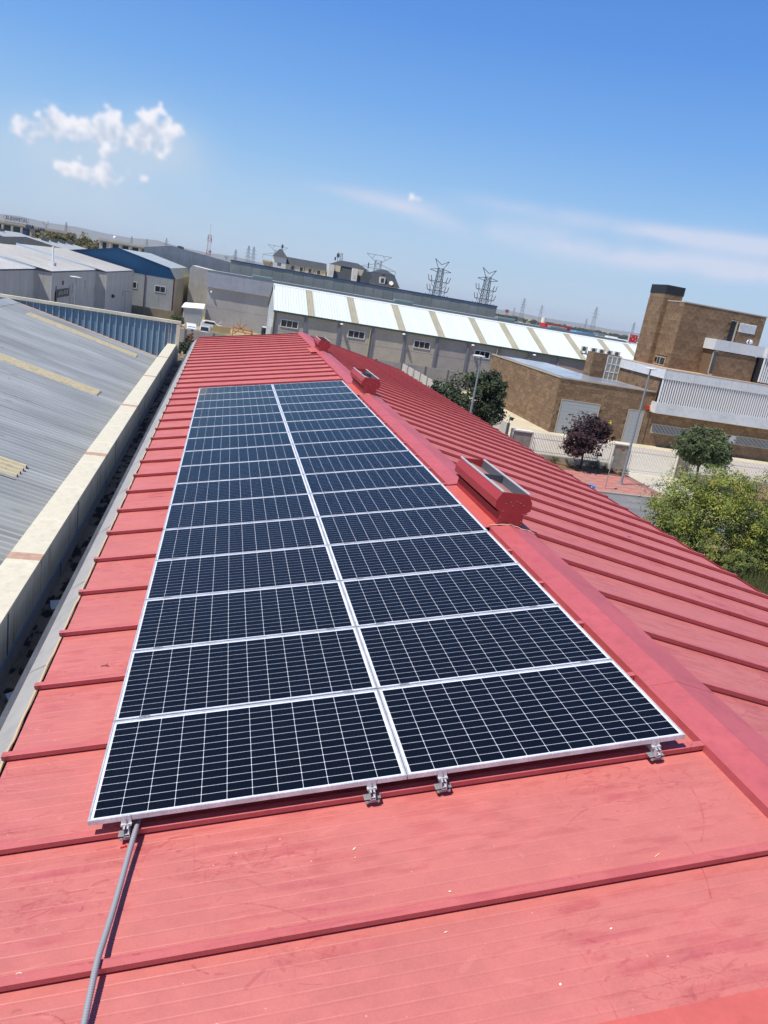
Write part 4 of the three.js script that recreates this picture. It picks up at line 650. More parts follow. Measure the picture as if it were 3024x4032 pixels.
// ------------------------------------------------------------------ terraced halls on the left with white roofs
const mTerW = M(sr(214, 208, 198), .85, { map: rep(streak, 6) }), mTrimB = M(sr(58, 72, 104), .6), mWhiteRoof = M(sr(224, 222, 214), .8, { map: rep(blot, 9) });
{
  const spec = [['nearest white roofed hall, cut by the left edge of the photo', -21.3, -58, -93, 1.0], ['middle white roofed hall with a black name board on its wall', -19.5, -93, -124, 1.2], ['farthest white roofed hall, next to the blue gable', -18.0, -124, -159.5, 1.42]];
  spec.forEach(([label, x, z0, z1, ry], i) => {
    const t = thing('white_roof_hall', label, 'industrial hall', [0, 0, 0], 'stepped row of white roofed halls'), e = -.5, rx = -31;
    part(t, 'wall', merge([bb(x - .25, x, G2, e - .02, z1, z0), bb(-44, x - .25, G2, e - .1, z0 - .25, z0), bb(-44, x - .25, G2, e - .1, z1, z1 + .25)]), mTerW);
    part(t, 'corner_strip', bb(x - .02, x + .03, G2, e - .04, z0 - .02, z0 + .03), M(sr(214, 222, 228), .5));
    const q = []; const n = 24; for (let k = 0; k < n; k++) { const a = z0 - (z0 - z1) * k / n, b = z0 - (z0 - z1) * (k + 1) / n; part(t, 'roof_sheet', quads([[[x, e, a - .02], [x, e, b], [rx, ry, b], [rx, ry, a - .02]], [[x, e, a - .02], [x, e + .03, a + .01], [rx, ry + .03, a + .01], [rx, ry, a - .02]]], (p) => [p[0], p[2]]), mWhiteRoof); }
    part(t, 'far_slope', quads([[[rx, ry, z0], [rx, ry, z1], [-44, e - .2, z1], [-44, e - .2, z0]]]), mWhiteRoof);
    part(t, 'eave_trim', merge([bb(x - .05, x + .08, e - .12, e + .02, z1, z0), bb(x - 1.85, x + .08, e - .12, e + .02, z0, z0 + .08)]), mTrimB);
    part(t, 'party_parapet', quads([[[x - 1.7, e + .18, z0 + .02], [rx, ry + .1, z0 + .02], [rx, ry - .62, z0 + .02], [x - 1.7, e - .3, z0 + .02]], [[x - 1.7, e + .18, z0 + .02], [rx, ry + .1, z0 + .02], [rx, ry + .1, z0 - .3], [x - 1.7, e + .18, z0 - .3]]]), M(sr(190, 204, 216), .6));
    if (i === 1) {
      const b = part(t, 'name_board', bb(x, x + .06, -3.6, -2.62, -103.5, -96.3), M(sr(28, 30, 38), .5));
      const r = rng(12); for (let k = 0; k < 6; k++) part(b, 'letter_stroke', bb(x + .06, x + .08, -3.35 + r() * .1, -2.95 + r() * .2, -97.1 - k * 1.0, -97.35 - k * 1.0), M(sr(206, 204, 196), .6));
      const bt = new THREE.LatheGeometry([[0, 0], [.36, 0], [.38, .1], [.38, 1.0], [.3, 1.25], [.13, 1.5], [.12, 2.0], [0, 2.0]].map((p) => new THREE.Vector2(...p)), 18); bt.scale(.25, 1, 1); part(t, 'bottle_sign', bt, M(sr(26, 24, 40), .4), [x + .1, -4.2, -95.4]);
      for (const [z, y, h] of [[-99.5, -1.9, .5], [-103.8, -2.9, 1.2], [-105.8, -2.7, 1.2], [-115, -2.5, 1.2]]) part(t, 'wall_hatch', bb(x, x + .05, y - h / 2, y + h / 2, z - .35, z + .35), M(z === -99.5 ? sr(60, 30, 40) : sr(176, 168, 160), .6));
      const d = part(t, 'roller_door', bb(x, x + .05, G2, -3.9, -110, -104), M(sr(190, 182, 172), .6));
      const k2 = thing('chimney_pipe', 'white chimney pipe with small boxes on the edge of the middle white roof', 'chimney', [x - 2.2, -.3, -104]); part(k2, 'pipe', cyl(.1, .1, 2.4, 10), mPVC, [0, 1.3, 0]); part(k2, 'box', bb(-.3, .3, 0, .55, .35, .9), mPVC); part(k2, 'box', bb(-.35, .25, .1, .45, -1.0, -.5), M(sr(150, 150, 150), .6));
    }
    if (i === 2) { part(t, 'door', bb(x, x + .05, G2, -4.9, -147.5, -143.5), M(sr(196, 186, 172), .6)); part(t, 'door_frame', bb(x, x + .09, G2, -4.6, -148.0, -147.5), M(sr(150, 150, 150), .6)); const l = part(t, 'lamp_arm', merge([bb(x, x + .06, -4.9, -4.0, -144.6, -144.5), bb(x, x + 1.2, -4.06, -4.0, -144.6, -144.5)]), M(sr(110, 112, 114), .6)); part(t, 'wall_light', new THREE.SphereGeometry(.3, 12, 8), M(sr(70, 74, 82), .5), [x + .2, -4.4, -131]); }
  });
}
// blue gabled hall
{
  const t = thing('blue_gable_hall', 'hall with a bright blue ribbed gable above grey walls', 'industrial hall', [0, 0, 0]), zf = -161, zb = -226, xr = -10.2, rx = -21.4, ry = 3.15;
  const mBl = M(sr(16, 84, 128), .5, { map: rep(streak, 8) }), mGr = M(sr(178, 182, 178), .75, { map: rep(blot, 7) }), mCrm = M(sr(204, 196, 172), .7, { map: rep(streak, 5) });
  part(t, 'gable_panel', prism([[xr, -1.0], [-11.45, 1.0], [rx, ry], [-31.4, 1.0], [-32.6, -1.0]], zf, zf - .3), mBl);
  for (let x = -10.7; x > -32; x -= .5) { const top = x > -11.45 ? -1 + (xr - x) / 1.25 * 2 : x > rx ? 1 + (-11.45 - x) / 9.95 * 2.15 : ry - (rx - x) / 10 * 2.15; part(t, 'gable_rib', bb(x - .06, x + .06, -1.0, Math.max(-.9, top - .05), zf, zf + .05), mBl); }
  part(t, 'gable_trim', merge([bar([xr, -.95, zf + .02], [-11.45, 1.05, zf + .02], .14), bar([-11.45, 1.05, zf + .02], [rx, ry + .05, zf + .02], .14), bar([rx, ry + .05, zf + .02], [-31.4, 1.05, zf + .02], .14)]), M(sr(30, 60, 90), .6));
  for (let i = 0; i < 7; i++) { const a = -10.2 - i * 2.85; part(t, 'wall_panel', bb(a - 2.82, a, -7.3, -1.05, zf - .25, zf), mGr); }
  for (const x of [-10.28, -15.95]) part(t, 'downpipe', bb(x - .07, x + .07, -7.4, -1.0, zf + .002, zf + .14), M(sr(110, 44, 52), .6));
  for (const x of [-14.0, -19.6]) windowOn(t, x, -4.0, zf, 2.15, 1.3, 2, mPVC, mGlass);
  part(t, 'side_wall', bb(xr - .25, xr, G2, -.9, zb, zf), mCrm);
  for (let z = zf - .6; z > zb; z -= 1.3) part(t, 'side_rib', bb(xr, xr + .12, G2, -.95, z - .18, z + .18), mCrm);
  part(t, 'lower_roof', quads([[[xr + .2, -1.0, zf], [xr + .2, -1.0, zb], [-11.45, 1.0, zb], [-11.45, 1.0, zf]]]), M(sr(178, 172, 138), .6, { map: rep(streak, 4) }));
  for (let z = zf; z > zb; z -= 5) part(t, 'roof_sheet', quads([[[-11.45, 1.0, z], [-11.45, 1.0, Math.max(zb, z - 4.95)], [rx, ry, Math.max(zb, z - 4.95)], [rx, ry, z]]], (p) => [p[0], p[2]]), M(sr(186, 194, 194), .6, { map: rep(streak, 9) }));
  part(t, 'far_slope', quads([[[rx, ry, zf], [rx, ry, zb], [-32.6, -1, zb], [-32.6, -1, zf]]]), mGr);
  part(t, 'base_wall', bb(-30, -9.9, G2, -7.25, zf + .02, zf + .5), M(sr(150, 140, 120), .9, { map: rep(streak, 3) }));
}
// tall grey hall with a projecting cladding band
{
  const t = thing('grey_panel_hall', 'tall grey concrete hall with a projecting metal clad band', 'industrial hall'), zf = -163, X0 = -4.0, X1 = 92;
  const mL = M(sr(196, 191, 184), .88, { map: rep(blot, 8) }), mU = M(sr(178, 182, 190), .5, { map: rep(blot, 12) });
  for (let i = 0; i < 13; i++) for (const [a, b] of [[G2, -5.4], [-5.38, -1.4]]) part(t, 'wall_panel', bb(X0 + .3 + i * 7.4, X0 + .3 + (i + 1) * 7.4 - .03, a, b - .01, zf - .3, zf), mL);
  for (let i = 0; i < 13; i++) part(t, 'cladding_panel', bb(X0 + i * 7.4, X0 + (i + 1) * 7.4 - .03, -1.4, 1.75, zf - .3, zf + .45), mU);
  part(t, 'roof', bb(X0, X1, 1.2, 1.76, -198, zf - .3), mU); part(t, 'side_wall', bb(X0 + .3, X0 + .6, G2, 1.2, -198, zf - .3), mL);
  part(t, 'roof_edge', bb(X0 - .05, X1, 1.76, 1.98, zf - .2, zf + .5), M(sr(116, 132, 128), .6));
  for (const x of [7.2, 38, 62, 75]) part(t, 'roof_skylight', new RoundedBoxGeometry(4.2, .55, 2, 1, .1), M(sr(126, 146, 146), .5), [x, 2.25, zf - 1]);
  part(t, 'wall_lamp', new THREE.SphereGeometry(.22, 10, 8), mPVC, [-2.9, -2.3, zf + .35]);
}
// far long wall with a blue top edge
{
  const t = thing('grey_green_hall', 'long flat grey green panelled hall with a blue roof edge', 'industrial hall'), zf = -205, X0 = .3, X1 = 74, n = 27, w = (X1 - X0) / n;
  const ms = [0, 1, 2].map((k) => M(sr(150 + 4 * k, 156 + 3 * k, 148 + 4 * k), .75, { map: rep(blot, 10) }));
  const r = rng(31); for (let i = 0; i < n; i++) part(t, 'wall_panel', bb(X0 + i * w + .03, X0 + (i + 1) * w - .03, G2, 4.75, zf - .3, zf + (i % 2) * .02), ms[r() * 3 | 0]);
  part(t, 'top_edge', bb(X0 - .1, X1 + .1, 4.75, 5.02, zf - .4, zf + .15), M(sr(34, 66, 112), .5)); part(t, 'body', bb(X0 + .1, X1 - .1, G2, 4.7, -262, zf - .3), ms[0]);
}
// mansard roofed palace behind it
{
  const t = thing('mansard_hotel', 'pale derelict hotel with grey mansard roofs and a square tower', 'building', [0, 0, -330]);
  const mW = M(sr(230, 216, 186), .85, { map: rep(texOf(512, (u, v) => { const s = sm(.55, .72, fbm(u, v, 20, 4, 5, 801)); return [lerp(.98, .74, s), lerp(.97, .60, s), lerp(.94, .46, s)]; }), 9) }), mWh = M(sr(232, 228, 216), .8), mSl = M(sr(72, 78, 82), .7, { map: rep(blot, 6) }), mWi = M(sr(60, 62, 66), .4);
  const box = (n, x0, x1, y0, y1, z0, z1, m) => part(t, n, bb(x0, x1, y0, y1, z0, z1), m);
  box('tower_wall', 17.4, 22.7, G2, 10.4, -6, 0, mWh);
  part(t, 'tower_roof', quads([[[16.9, 10.3, .5], [23.2, 10.3, .5], [20.5, 13.6, -2.6], [19.6, 13.6, -2.6]], [[23.2, 10.3, .5], [23.2, 10.3, -6.5], [20.5, 13.6, -3.4], [20.5, 13.6, -2.6]], [[16.9, 10.3, .5], [16.9, 10.3, -6.5], [19.6, 13.6, -3.4], [19.6, 13.6, -2.6]]]), mSl);
  part(t, 'mast', merge([rod([20.6, 13.4, -3], [20.6, 15.6, -3], .12), bb(20.2, 21.0, 14, 15.4, -3.2, -2.8)]), M(sr(90, 88, 84), .6));
  box('annex_wall', 13.2, 17.4, G2, 7.6, -5, -1, mW); box('annex_balcony', 13.0, 17.4, 7.6, 8.2, -5.4, -.6, mW);
  box('wing_wall', 22.7, 40, G2, 8.2, -9, -.6, mW);
  part(t, 'wing_roof', quads([[[22.7, 8.1, -.3], [40, 8.1, -.3], [40, 11.0, -4], [22.7, 11.0, -4]], [[22.7, 11.0, -4], [40, 11.0, -4], [40, 8.1, -9], [22.7, 8.1, -9]]]), mSl);
  for (let i = 0; i < 4; i++) { const x = 25.0 + i * 3.7; const w = box('window', x, x + 1.3, 6.2, 7.6, -.62, -.52, mWi); part(w, 'frame', merge([bb(x - .12, x, 6.1, 7.7, -.62, -.45), bb(x + 1.3, x + 1.42, 6.1, 7.7, -.62, -.45)]), mWh); }
  { const w = box('window', 19.2, 20.6, 6.8, 8.0, -.02, .04, mWi); part(w, 'frame', bb(19.8, 19.95, 6.8, 8, .04, .1), mWh); }
  const hip = (n, x0, x1, y0, y1, ins, z0, z1) => { const q = [[x0, y0, z0], [x1, y0, z0], [x1, y0, z1], [x0, y0, z1]], p = [[x0 + ins, y1, z0 - ins], [x1 - ins, y1, z0 - ins], [x1 - ins, y1, z1 + ins], [x0 + ins, y1, z1 + ins]]; return part(t, n, quads([[q[0], q[1], p[1], p[0]], [q[1], q[2], p[2], p[1]], [q[2], q[3], p[3], p[2]], [q[3], q[0], p[0], p[3]], [p[0], p[1], p[2], p[3]]]), mSl); };
  box('main_wall', 40, 58.5, G2, 5.4, -12, 1.2, mWh); hip('mansard_roof', 40.6, 58.5, 5.4, 11.1, 1.8, 1.4, -12); hip('upper_roof', 41.4, 58.0, 11.1, 13.4, 4.6, 0, -11);
  for (const x of [40.4, 50.6]) { box('turret', x, x + 2.3, G2, 11.0, -.6, 2.0, mWh); box('turret_window', x + .8, x + 1.5, 7.0, 8.4, 2.0, 2.05, mW); box('turret_side', x + 2.3, x + 5.2, 7, 11.0, -1.4, .4, mW); }
  box('end_wall', 58.5, 71.2, G2, 6.2, -12, 2.4, mW); hip('mansard_roof', 58.0, 71.8, 6.2, 11.0, 2.6, 3.0, -12.5); hip('upper_roof', 60.4, 69.4, 11.0, 12.8, 3.6, .5, -10); hip('front_mansard', 54.2, 60, 5.2, 10.8, 1.4, 2.6, -6);
  const d = box('dormer', 62.6, 65.0, 6.8, 9.8, -.5, 2.9, mWh); part(d, 'pane', bb(63.1, 64.5, 7.2, 9.0, 2.9, 2.95), mWi); part(d, 'pediment', prism([[62.4, 9.8], [65.2, 9.8], [63.8, 11.0]], 3.0, .5), mSl);
  part(t, 'clock', cyl(.95, .95, .3, 24), mWh, [67.8, 7.6, 2.6], [Math.PI / 2 - .5, 0, 0]);
  part(t, 'roof_railing', merge([bb(58.5, 61, 13.0, 13.1, -3, -2.9), ...[58.6, 59.2, 59.8, 60.4, 61].map((x) => bb(x, x + .1, 12, 13.1, -3, -2.9))]), mWh);
  part(t, 'antenna', merge([rod([44.6, 12, -5], [44.6, 16.6, -5], .12), bb(44, 45.2, 14.4, 16, -5.2, -4.8), bb(43.2, 43.8, 13, 14.4, -5.2, -4.8), rod([58, 12, -4], [58, 14.5, -4], .25)]), M(sr(84, 84, 86), .6));
}
// offices far left with a roof sign
const font = await new FontLoader().loadAsync('fonts/droid/droid_sans_bold.typeface.json');
const text3 = (s, size, depth = .15) => { const g = new TextGeometry(s, { font, size, depth, curveSegments: 2 }); g.computeBoundingBox(); return g; };
{
  const t = thing('roof_sign_office', 'pale office block with dark green windows at the far left edge', 'office building', [0, 0, -300]), mS = M(sr(204, 194, 176), .85, { map: rep(blot, 7) }), mG = M(sr(36, 62, 56), .3);
  const base = -86; part(t, 'body', bb(-90, -57, G2, 5.4, -14, 0), mS);
  part(t, 'cornice', bb(-90.2, -56.8, 4.7, 5.5, 0, .35), mS);
  for (let i = 0; i < 9; i++) { const x = -84.5 + i * 3.1 + (i > 4 ? .8 : 0); part(t, 'window', bb(x, x + 2.1, 2.1, 4.2, 0, .06), mG); part(t, 'pier', bb(x + 2.3, x + 2.9, -2, 4.6, .0, .25), mS); }
  part(t, 'grey_front_wall', bb(-90, -72.3, -2, 1.9, .5, 1.2), M(sr(124, 140, 146), .7, { map: rep(streak, 3) }));
  part(t, 'blue_banner', bb(-72.1, -70.7, -1.2, 3.4, .3, .4), M(sr(52, 66, 130), .6));
  const bl = M(sr(50, 56, 110), .6); part(t, 'letters', text3('GIA', 1.2), bl, [-71.3, 4.4, .36]); part(t, 'letters', text3('LDE', .95), bl, [-67.2, 4.2, .36]);
  const s = thing('roof_sign', 'framed letter sign standing on the roof of the far left office', 'sign', [-78.6, 5.5, -299.6]); const mL = M(sr(96, 84, 100), .6);
  const g = text3('ALBAMETAL', 1.0, .12); const w = g.boundingBox.max.x; g.scale(7.2 / w, 1, 1); part(s, 'letters', g, mL, [.75, .72, 0]);
  part(s, 'frame', merge([bb(.6, 8.2, .55, .62, 0, .08), bb(.6, 8.2, 1.82, 1.89, 0, .08), bb(8.15, 8.22, 0, 1.89, 0, .08)]), mL); const ring = new THREE.TorusGeometry(.66, .05, 6, 24); part(s, 'ring', ring, mL, [.75, 1.2, .05]);
  for (const x of [.9, 2.4, 3.6, 4.9, 6.4]) part(s, 'leg', bb(x, x + .07, 0, .56, 0, .07), mL);
  const f = thing('roof_flue', 'forked pale flue on the roof of the far left office', 'flue', [-65.3, 5.4, -303]); part(f, 'pipe', merge([bb(-.35, .35, 0, 1.3, 0, .6), bb(-.8, -.6, 1.2, 2.2, 0, .4), bb(.6, .8, 1.2, 2.5, 0, .4), bb(-.8, .8, 1.2, 1.35, 0, .4)]), M(sr(170, 170, 170), .6));
}
{
  const t = thing('low_office', 'low cream office block with dark windows behind the blue gable', 'office building', [0, 0, -262]), mS = M(sr(220, 210, 192), .85, { map: rep(blot, 7) }), mG = M(sr(30, 52, 50), .3);
  part(t, 'body', bb(-40.6, -22, G2, 4.9, -14, 0), mS); part(t, 'cornice', bb(-40.8, -21.8, 4.4, 5.1, 0, .35), mS);
  for (let i = 0; i < 6; i++) { const x = -39.6 + i * 3.0; part(t, 'window', bb(x, x + (i ? 1.8 : 1.1), 1.4, 4.0, 0, .06), mG); part(t, 'pier', bb(x + 2.1, x + 2.4, -3, 4.4, 0, .25), mS); }
  part(t, 'satellite_dish', new THREE.SphereGeometry(.6, 14, 8, 0, 6.3, 0, 1.1), mPVC, [-36.2, 5.9, -1], [1.2, 0, .3]);
}
{ // other halls between
  const hall = (label, x0, x1, z0, z1, e, rx, ry, wall, roof, vents) => { const t = thing('far_hall', label, 'industrial hall', [0, 0, 0], 'far industrial halls'); part(t, 'gable', prism([[x0, G2], [x1, G2], [x1, e], [rx, ry], [x0, e]], z0, z0 - .4), wall); part(t, 'body', merge([bb(x0, x0 + .3, G2, e, z1, z0 - .4), bb(x1 - .3, x1, G2, e, z1, z0 - .4)]), wall); part(t, 'roof', quads([[[x1 + .3, e, z0], [x1 + .3, e, z1], [rx, ry + .06, z1], [rx, ry + .06, z0]], [[x0 - .3, e, z0], [x0 - .3, e, z1], [rx, ry + .06, z1], [rx, ry + .06, z0]]]), roof); for (let i = 0; i < (vents || 0); i++) part(t, 'roof_vent', bb(rx + 1.2, rx + 2.4, ry - .2, ry + .5, z0 - 8 - i * 9, z0 - 10 - i * 9), M(sr(80, 84, 86), .6)); };
  const wD = M(sr(116, 122, 124), .75, { map: rep(streak, 5) }), rfG = M(sr(182, 186, 184), .7, { map: rep(streak, 8) }), rfB = M(sr(150, 160, 168), .7, { map: rep(streak, 8) });
  hall('dark gabled hall behind the white roofs with small vents', -52, -29, -172, -216, .4, -41, 2.2, wD, rfG, 4);
  hall('pale grey hall roof below the far left office', -84, -52, -225, -270, -.5, -66, 2.4, wD, rfG, 2);
  hall('long slate grey hall behind the blue gable', -24, .2, -232, -330, 4.4, -16.6, 6.1, M(sr(138, 148, 158), .7, { map: rep(streak, 7) }), rfB, 2);
  hall('low white shed roof beside the blue gable', -9, -1, -192, -215, 1.4, -8.6, 2.0, M(sr(200, 196, 188), .8, { map: rep(streak, 4) }), mWhiteRoof, 0);
}
// small white shed against the grey hall
{
  const t = thing('metal_shed', 'small ribbed shed with a white roof against the grey hall', 'shed', [0, 0, 0]), z = -158, mR = M(sr(196, 198, 194), .6);
  part(t, 'front', bb(-7.9, -4.1, G2, -6.0, z - .1, z), mR); for (let x = -7.8; x < -4.1; x += .38) part(t, 'rib', bb(x, x + .14, G2, -6.0, z, z + .08), mR); part(t, 'side', bb(-7.9, -7.8, G2, -5.9, z - 4.6, z - .1), mR);
  part(t, 'roof', quads([[[-8.3, -5.95, z + .3], [-3.9, -5.6, z + .3], [-3.9, -4.9, z - 4.8], [-8.0, -5.2, z - 4.8]], [[-8.3, -5.95, z + .3], [-3.9, -5.6, z + .3], [-3.9, -5.72, z + .3], [-8.3, -6.07, z + .3]]]), M(sr(238, 238, 236), .6));
}
// cars in the back yard
function car(name, label, pos, turn, paint, outline, glass, opts) {
  const t = thing(name, label, opts.cat || 'car', pos, 'cars in the back yard', turn), w = opts.w || 1.72, mP = new THREE.MeshPhysicalMaterial({ color: paint, roughness: .35, clearcoat: .8 });
  const s = new THREE.Shape(outline.map((p) => new THREE.Vector2(...p))), g = new THREE.ExtrudeGeometry(s, { depth: w - .2, bevelEnabled: true, bevelSize: .1, bevelThickness: .1, bevelSegments: 3 }); g.translate(0, 0, -w / 2 + .1); part(t, 'body', g, mP);
  for (const poly of glass) for (const k of [-1, 1]) { const gg = new THREE.ExtrudeGeometry(new THREE.Shape(poly.map((p) => new THREE.Vector2(...p))), { depth: .02, bevelEnabled: false }); part(t, 'side_window', gg, mGlass, [0, 0, k * (w / 2 + .002) - .01]); }
  for (const [a, b, n] of opts.ends) { const q = [[...a, -w / 2 + .16], [...a, w / 2 - .16], [...b, w / 2 - .22], [...b, -w / 2 + .22]]; part(t, n, quads([q]), mGlass); }
  for (const x of opts.wheels) for (const k of [-1, 1]) { const wh = part(t, 'wheel', (() => { const c = new THREE.TorusGeometry(.24, .1, 8, 20); return c; })(), M(sr(34, 34, 36), .9), [x, .33, k * (w / 2 - .05)]); part(wh, 'rim', cyl(.2, .2, .12, 16), mGalv, [0, 0, 0], [Math.PI / 2, 0, 0]); }
  for (const [x, y, c, n] of opts.lights) for (const k of [-1, 1]) part(t, n, bx(.08, .16, .3), M(c, .3), [x, y, k * (w / 2 - .2)]);
  return t;
}
const wP = sr(232, 234, 234);
{
  const c = car('white_suv', 'white hatchback car with its bonnet open beside the grey hall', [-2.0, G2, -155], 0, wP, [[-2.05, .35], [2.05, .35], [2.12, .6], [2.0, .88], [1.1, 1.0], [.45, 1.5], [-1.3, 1.55], [-1.9, 1.3], [-2.1, .9]], [[[-1.6, 1.02], [.85, 1.02], [.4, 1.42], [-1.3, 1.45]]], { ends: [[[1.14, 1.12], [.55, 1.56], 'windscreen'], [[-2.14, 1.08], [-1.82, 1.46], 'rear_window']], wheels: [-1.3, 1.3], lights: [[2.1, .75, sr(230, 230, 225), 'headlight'], [-2.12, .95, sr(180, 40, 40), 'tail_light']] });
  part(c, 'bonnet', bb(0, 1.1, -.02, .03, -.72, .72), new THREE.MeshPhysicalMaterial({ color: wP, roughness: .35, clearcoat: .8 }), [1.05, 1.05, 0], [0, 0, .75], { label: 'raised white bonnet' });
}
car('white_van', 'small white van seen from behind next to the tan wall', [-2.6, G2, -138], Math.PI / 2 - .12, wP, [[-2.1, .35], [2.0, .35], [2.1, .8], [1.3, 1.05], [.7, 1.75], [-2.0, 1.82], [-2.15, .9]], [[[-.2, 1.08], [1.0, 1.08], [.62, 1.62], [-.2, 1.65]]], { cat: 'van', ends: [[[1.36, 1.1], [.8, 1.74], 'windscreen'], [[-2.26, 1.1], [-2.14, 1.72], 'rear_window']], wheels: [-1.35, 1.3], lights: [[2.08, .8, sr(230, 230, 225), 'headlight'], [-2.2, 1.0, sr(180, 40, 40), 'tail_light']] });
car('white_pickup', 'white pickup car parked left of the small white van', [-5.45, G2, -140.5], -Math.PI / 2 + .15, wP, [[-2.3, .4], [2.3, .4], [2.35, .85], [1.4, 1.0], [.8, 1.55], [-.5, 1.58], [-.7, 1.0], [-2.3, 1.0]], [[[-.35, 1.06], [1.1, 1.06], [.72, 1.46], [-.3, 1.48]]], { cat: 'pickup', ends: [[[1.45, 1.1], [.9, 1.56], 'windscreen'], [[-.82, 1.1], [-.62, 1.5], 'rear_window']], wheels: [-1.5, 1.45], lights: [[2.36, .75, sr(230, 230, 225), 'headlight'], [-2.4, .8, sr(180, 40, 40), 'tail_light']] });
solo('tan_wall', bb(-1.7, 1.7, G2, -7.95, -150.2, -149.9), M(sr(206, 180, 132), .9, { map: rep(streak, 3) }), 'low tan wall between the white car and the yellow frame', 'wall');
{ const t = thing('scaffold_heap', 'tangle of yellow steel frames in the back yard', 'machine frame', [3.6, G2, -147]), m = M(sr(206, 140, 48), .6); for (const [a, b] of [[[-1.2, .5, 0], [1.0, 2.6, 0]], [[1.0, .6, 0], [-.9, 2.5, 0]], [[-1.4, 1.0, .4], [2.2, .9, .4]], [[-1.5, 0, .4], [-1.4, 2.2, .4]], [[2.2, 0, .4], [2.2, 1.4, .4]], [[-1.4, 1.6, -.5], [2.0, 1.3, -.5]], [[2.0, 0, -.5], [2.0, 1.8, -.5]]]) part(t, 'beam', bar(a, b, .2), m); }
{ const t = thing('dark_truck_cab', 'dark truck cab with a white roof behind the far end of the red roof', 'truck', [8.4, -8.0, -128]), m = M(sr(52, 60, 66), .5); part(t, 'cab', new RoundedBoxGeometry(3.6, 1.9, 2, 2, .12), m, [0, 1.6, 0]); part(t, 'roof', bb(-1.7, 1.8, 2.56, 2.66, -1, 1), mPVC); part(t, 'window', bb(-1.4, 1.4, 1.7, 2.4, 1.0, 1.02), mGlass); for (const x of [-1.2, 1.2]) part(t, 'wheel', new THREE.TorusGeometry(.35, .14, 8, 18), M(sr(30, 30, 32), .9), [x, .5, .9]); }

// ------------------------------------------------------------------ trees and shrubs
function leafMat(c, tr = .3) { return new THREE.MeshPhysicalMaterial({ color: 0xffffff, vertexColors: true, roughness: .9, transmission: tr, thickness: 0, side: THREE.DoubleSide }); }
const mLeaf = leafMat(), mBark = M(sr(92, 76, 60), .95, { map: rep(grit, .5) });
// leaves gathered in clumps over an uneven crown; lobes: [[x,y,z, rx,ry,rz, weight]]
function crownGeo(seed, lobes, clumps, per, size, cols, spread = .34, thin = .5) {
  const r = rng(seed), P = [], N = [], Cc = [], gs = () => (r() + r() + r() - 1.5) * 1.2;
  const tot = lobes.reduce((a, l) => a + (l[6] || 1), 0);
  for (let k = 0; k < clumps; k++) {
    let w = r() * tot, l = lobes[0]; for (const q of lobes) { w -= q[6] || 1; if (w <= 0) { l = q; break; } }
    const ct = 2 * r() - 1, ph = r() * 6.283, st = Math.sqrt(1 - ct * ct), d = new THREE.Vector3(st * Math.cos(ph), ct, st * Math.sin(ph)), rad = Math.pow(.25 + .75 * r(), .5) * (.82 + .36 * r());
    const c = new THREE.Vector3(l[0] + d.x * l[3] * rad, l[1] + d.y * l[4] * rad, l[2] + d.z * l[5] * rad), cs = spread * (.6 + .8 * r()) * Math.min(l[3], l[4]);
    const tone = .72 + .56 * r(), base = cols[r() * cols.length | 0];
    for (let i = 0; i < per; i++) {
      const p = new THREE.Vector3(c.x + gs() * cs, c.y + gs() * cs * .8, c.z + gs() * cs), n = new THREE.Vector3(d.x * .6 + gs(), .5 + d.y * .4 + gs() * .8, d.z * .6 + gs()).normalize();
      const a = new THREE.Vector3(gs(), gs(), gs()).cross(n).normalize(), b = new THREE.Vector3().crossVectors(n, a), s = size * (.6 + .8 * r()), t = s * thin, v = tone * (.8 + .4 * r());
      const A = p.clone().addScaledVector(a, s), B = p.clone().addScaledVector(b, t), C = p.clone().addScaledVector(a, -s), D = p.clone().addScaledVector(b, -t);
      for (const q of [A, B, C, A, C, D]) { P.push(q.x, q.y, q.z); N.push(n.x, n.y, n.z); Cc.push(base[0] * v, base[1] * v, base[2] * v); }
    }
  }
  const g = new THREE.BufferGeometry(); g.setAttribute('position', new THREE.Float32BufferAttribute(P, 3)); g.setAttribute('normal', new THREE.Float32BufferAttribute(N, 3)); g.setAttribute('color', new THREE.Float32BufferAttribute(Cc, 3)); return g;
}
function trunkGeo(seed, h, r0, limbs, reach, up) {
  const r = rng(seed), l = []; const tube = (pts, a, b) => { const c = new THREE.CatmullRomCurve3(pts.map((p) => new THREE.Vector3(...p))), n = 8, g = new THREE.TubeGeometry(c, n, 1, 7), p = g.attributes.position; for (let i = 0; i <= n; i++) { const m = c.getPointAt(i / n), q = lerp(a, b, i / n); for (let k = 0; k <= 7; k++) { const o = i * 8 + k; p.setXYZ(o, m.x + (p.getX(o) - m.x) * q, m.y + (p.getY(o) - m.y) * q, m.z + (p.getZ(o) - m.z) * q); } } g.computeVertexNormals(); return g; };
  l.push(tube([[0, 0, 0], [r() * .1, h * .5, r() * .1], [0, h, 0]], r0, r0 * .7));
  for (let i = 0; i < limbs; i++) { const a = i / limbs * 6.283 + r(), d = reach * (.6 + .5 * r()); l.push(tube([[0, h * .92, 0], [Math.cos(a) * d * .35, h + up * .4, Math.sin(a) * d * .35], [Math.cos(a) * d, h + up * (.6 + .5 * r()), Math.sin(a) * d]], r0 * .55, r0 * .12)); }
  return merge(l);
}
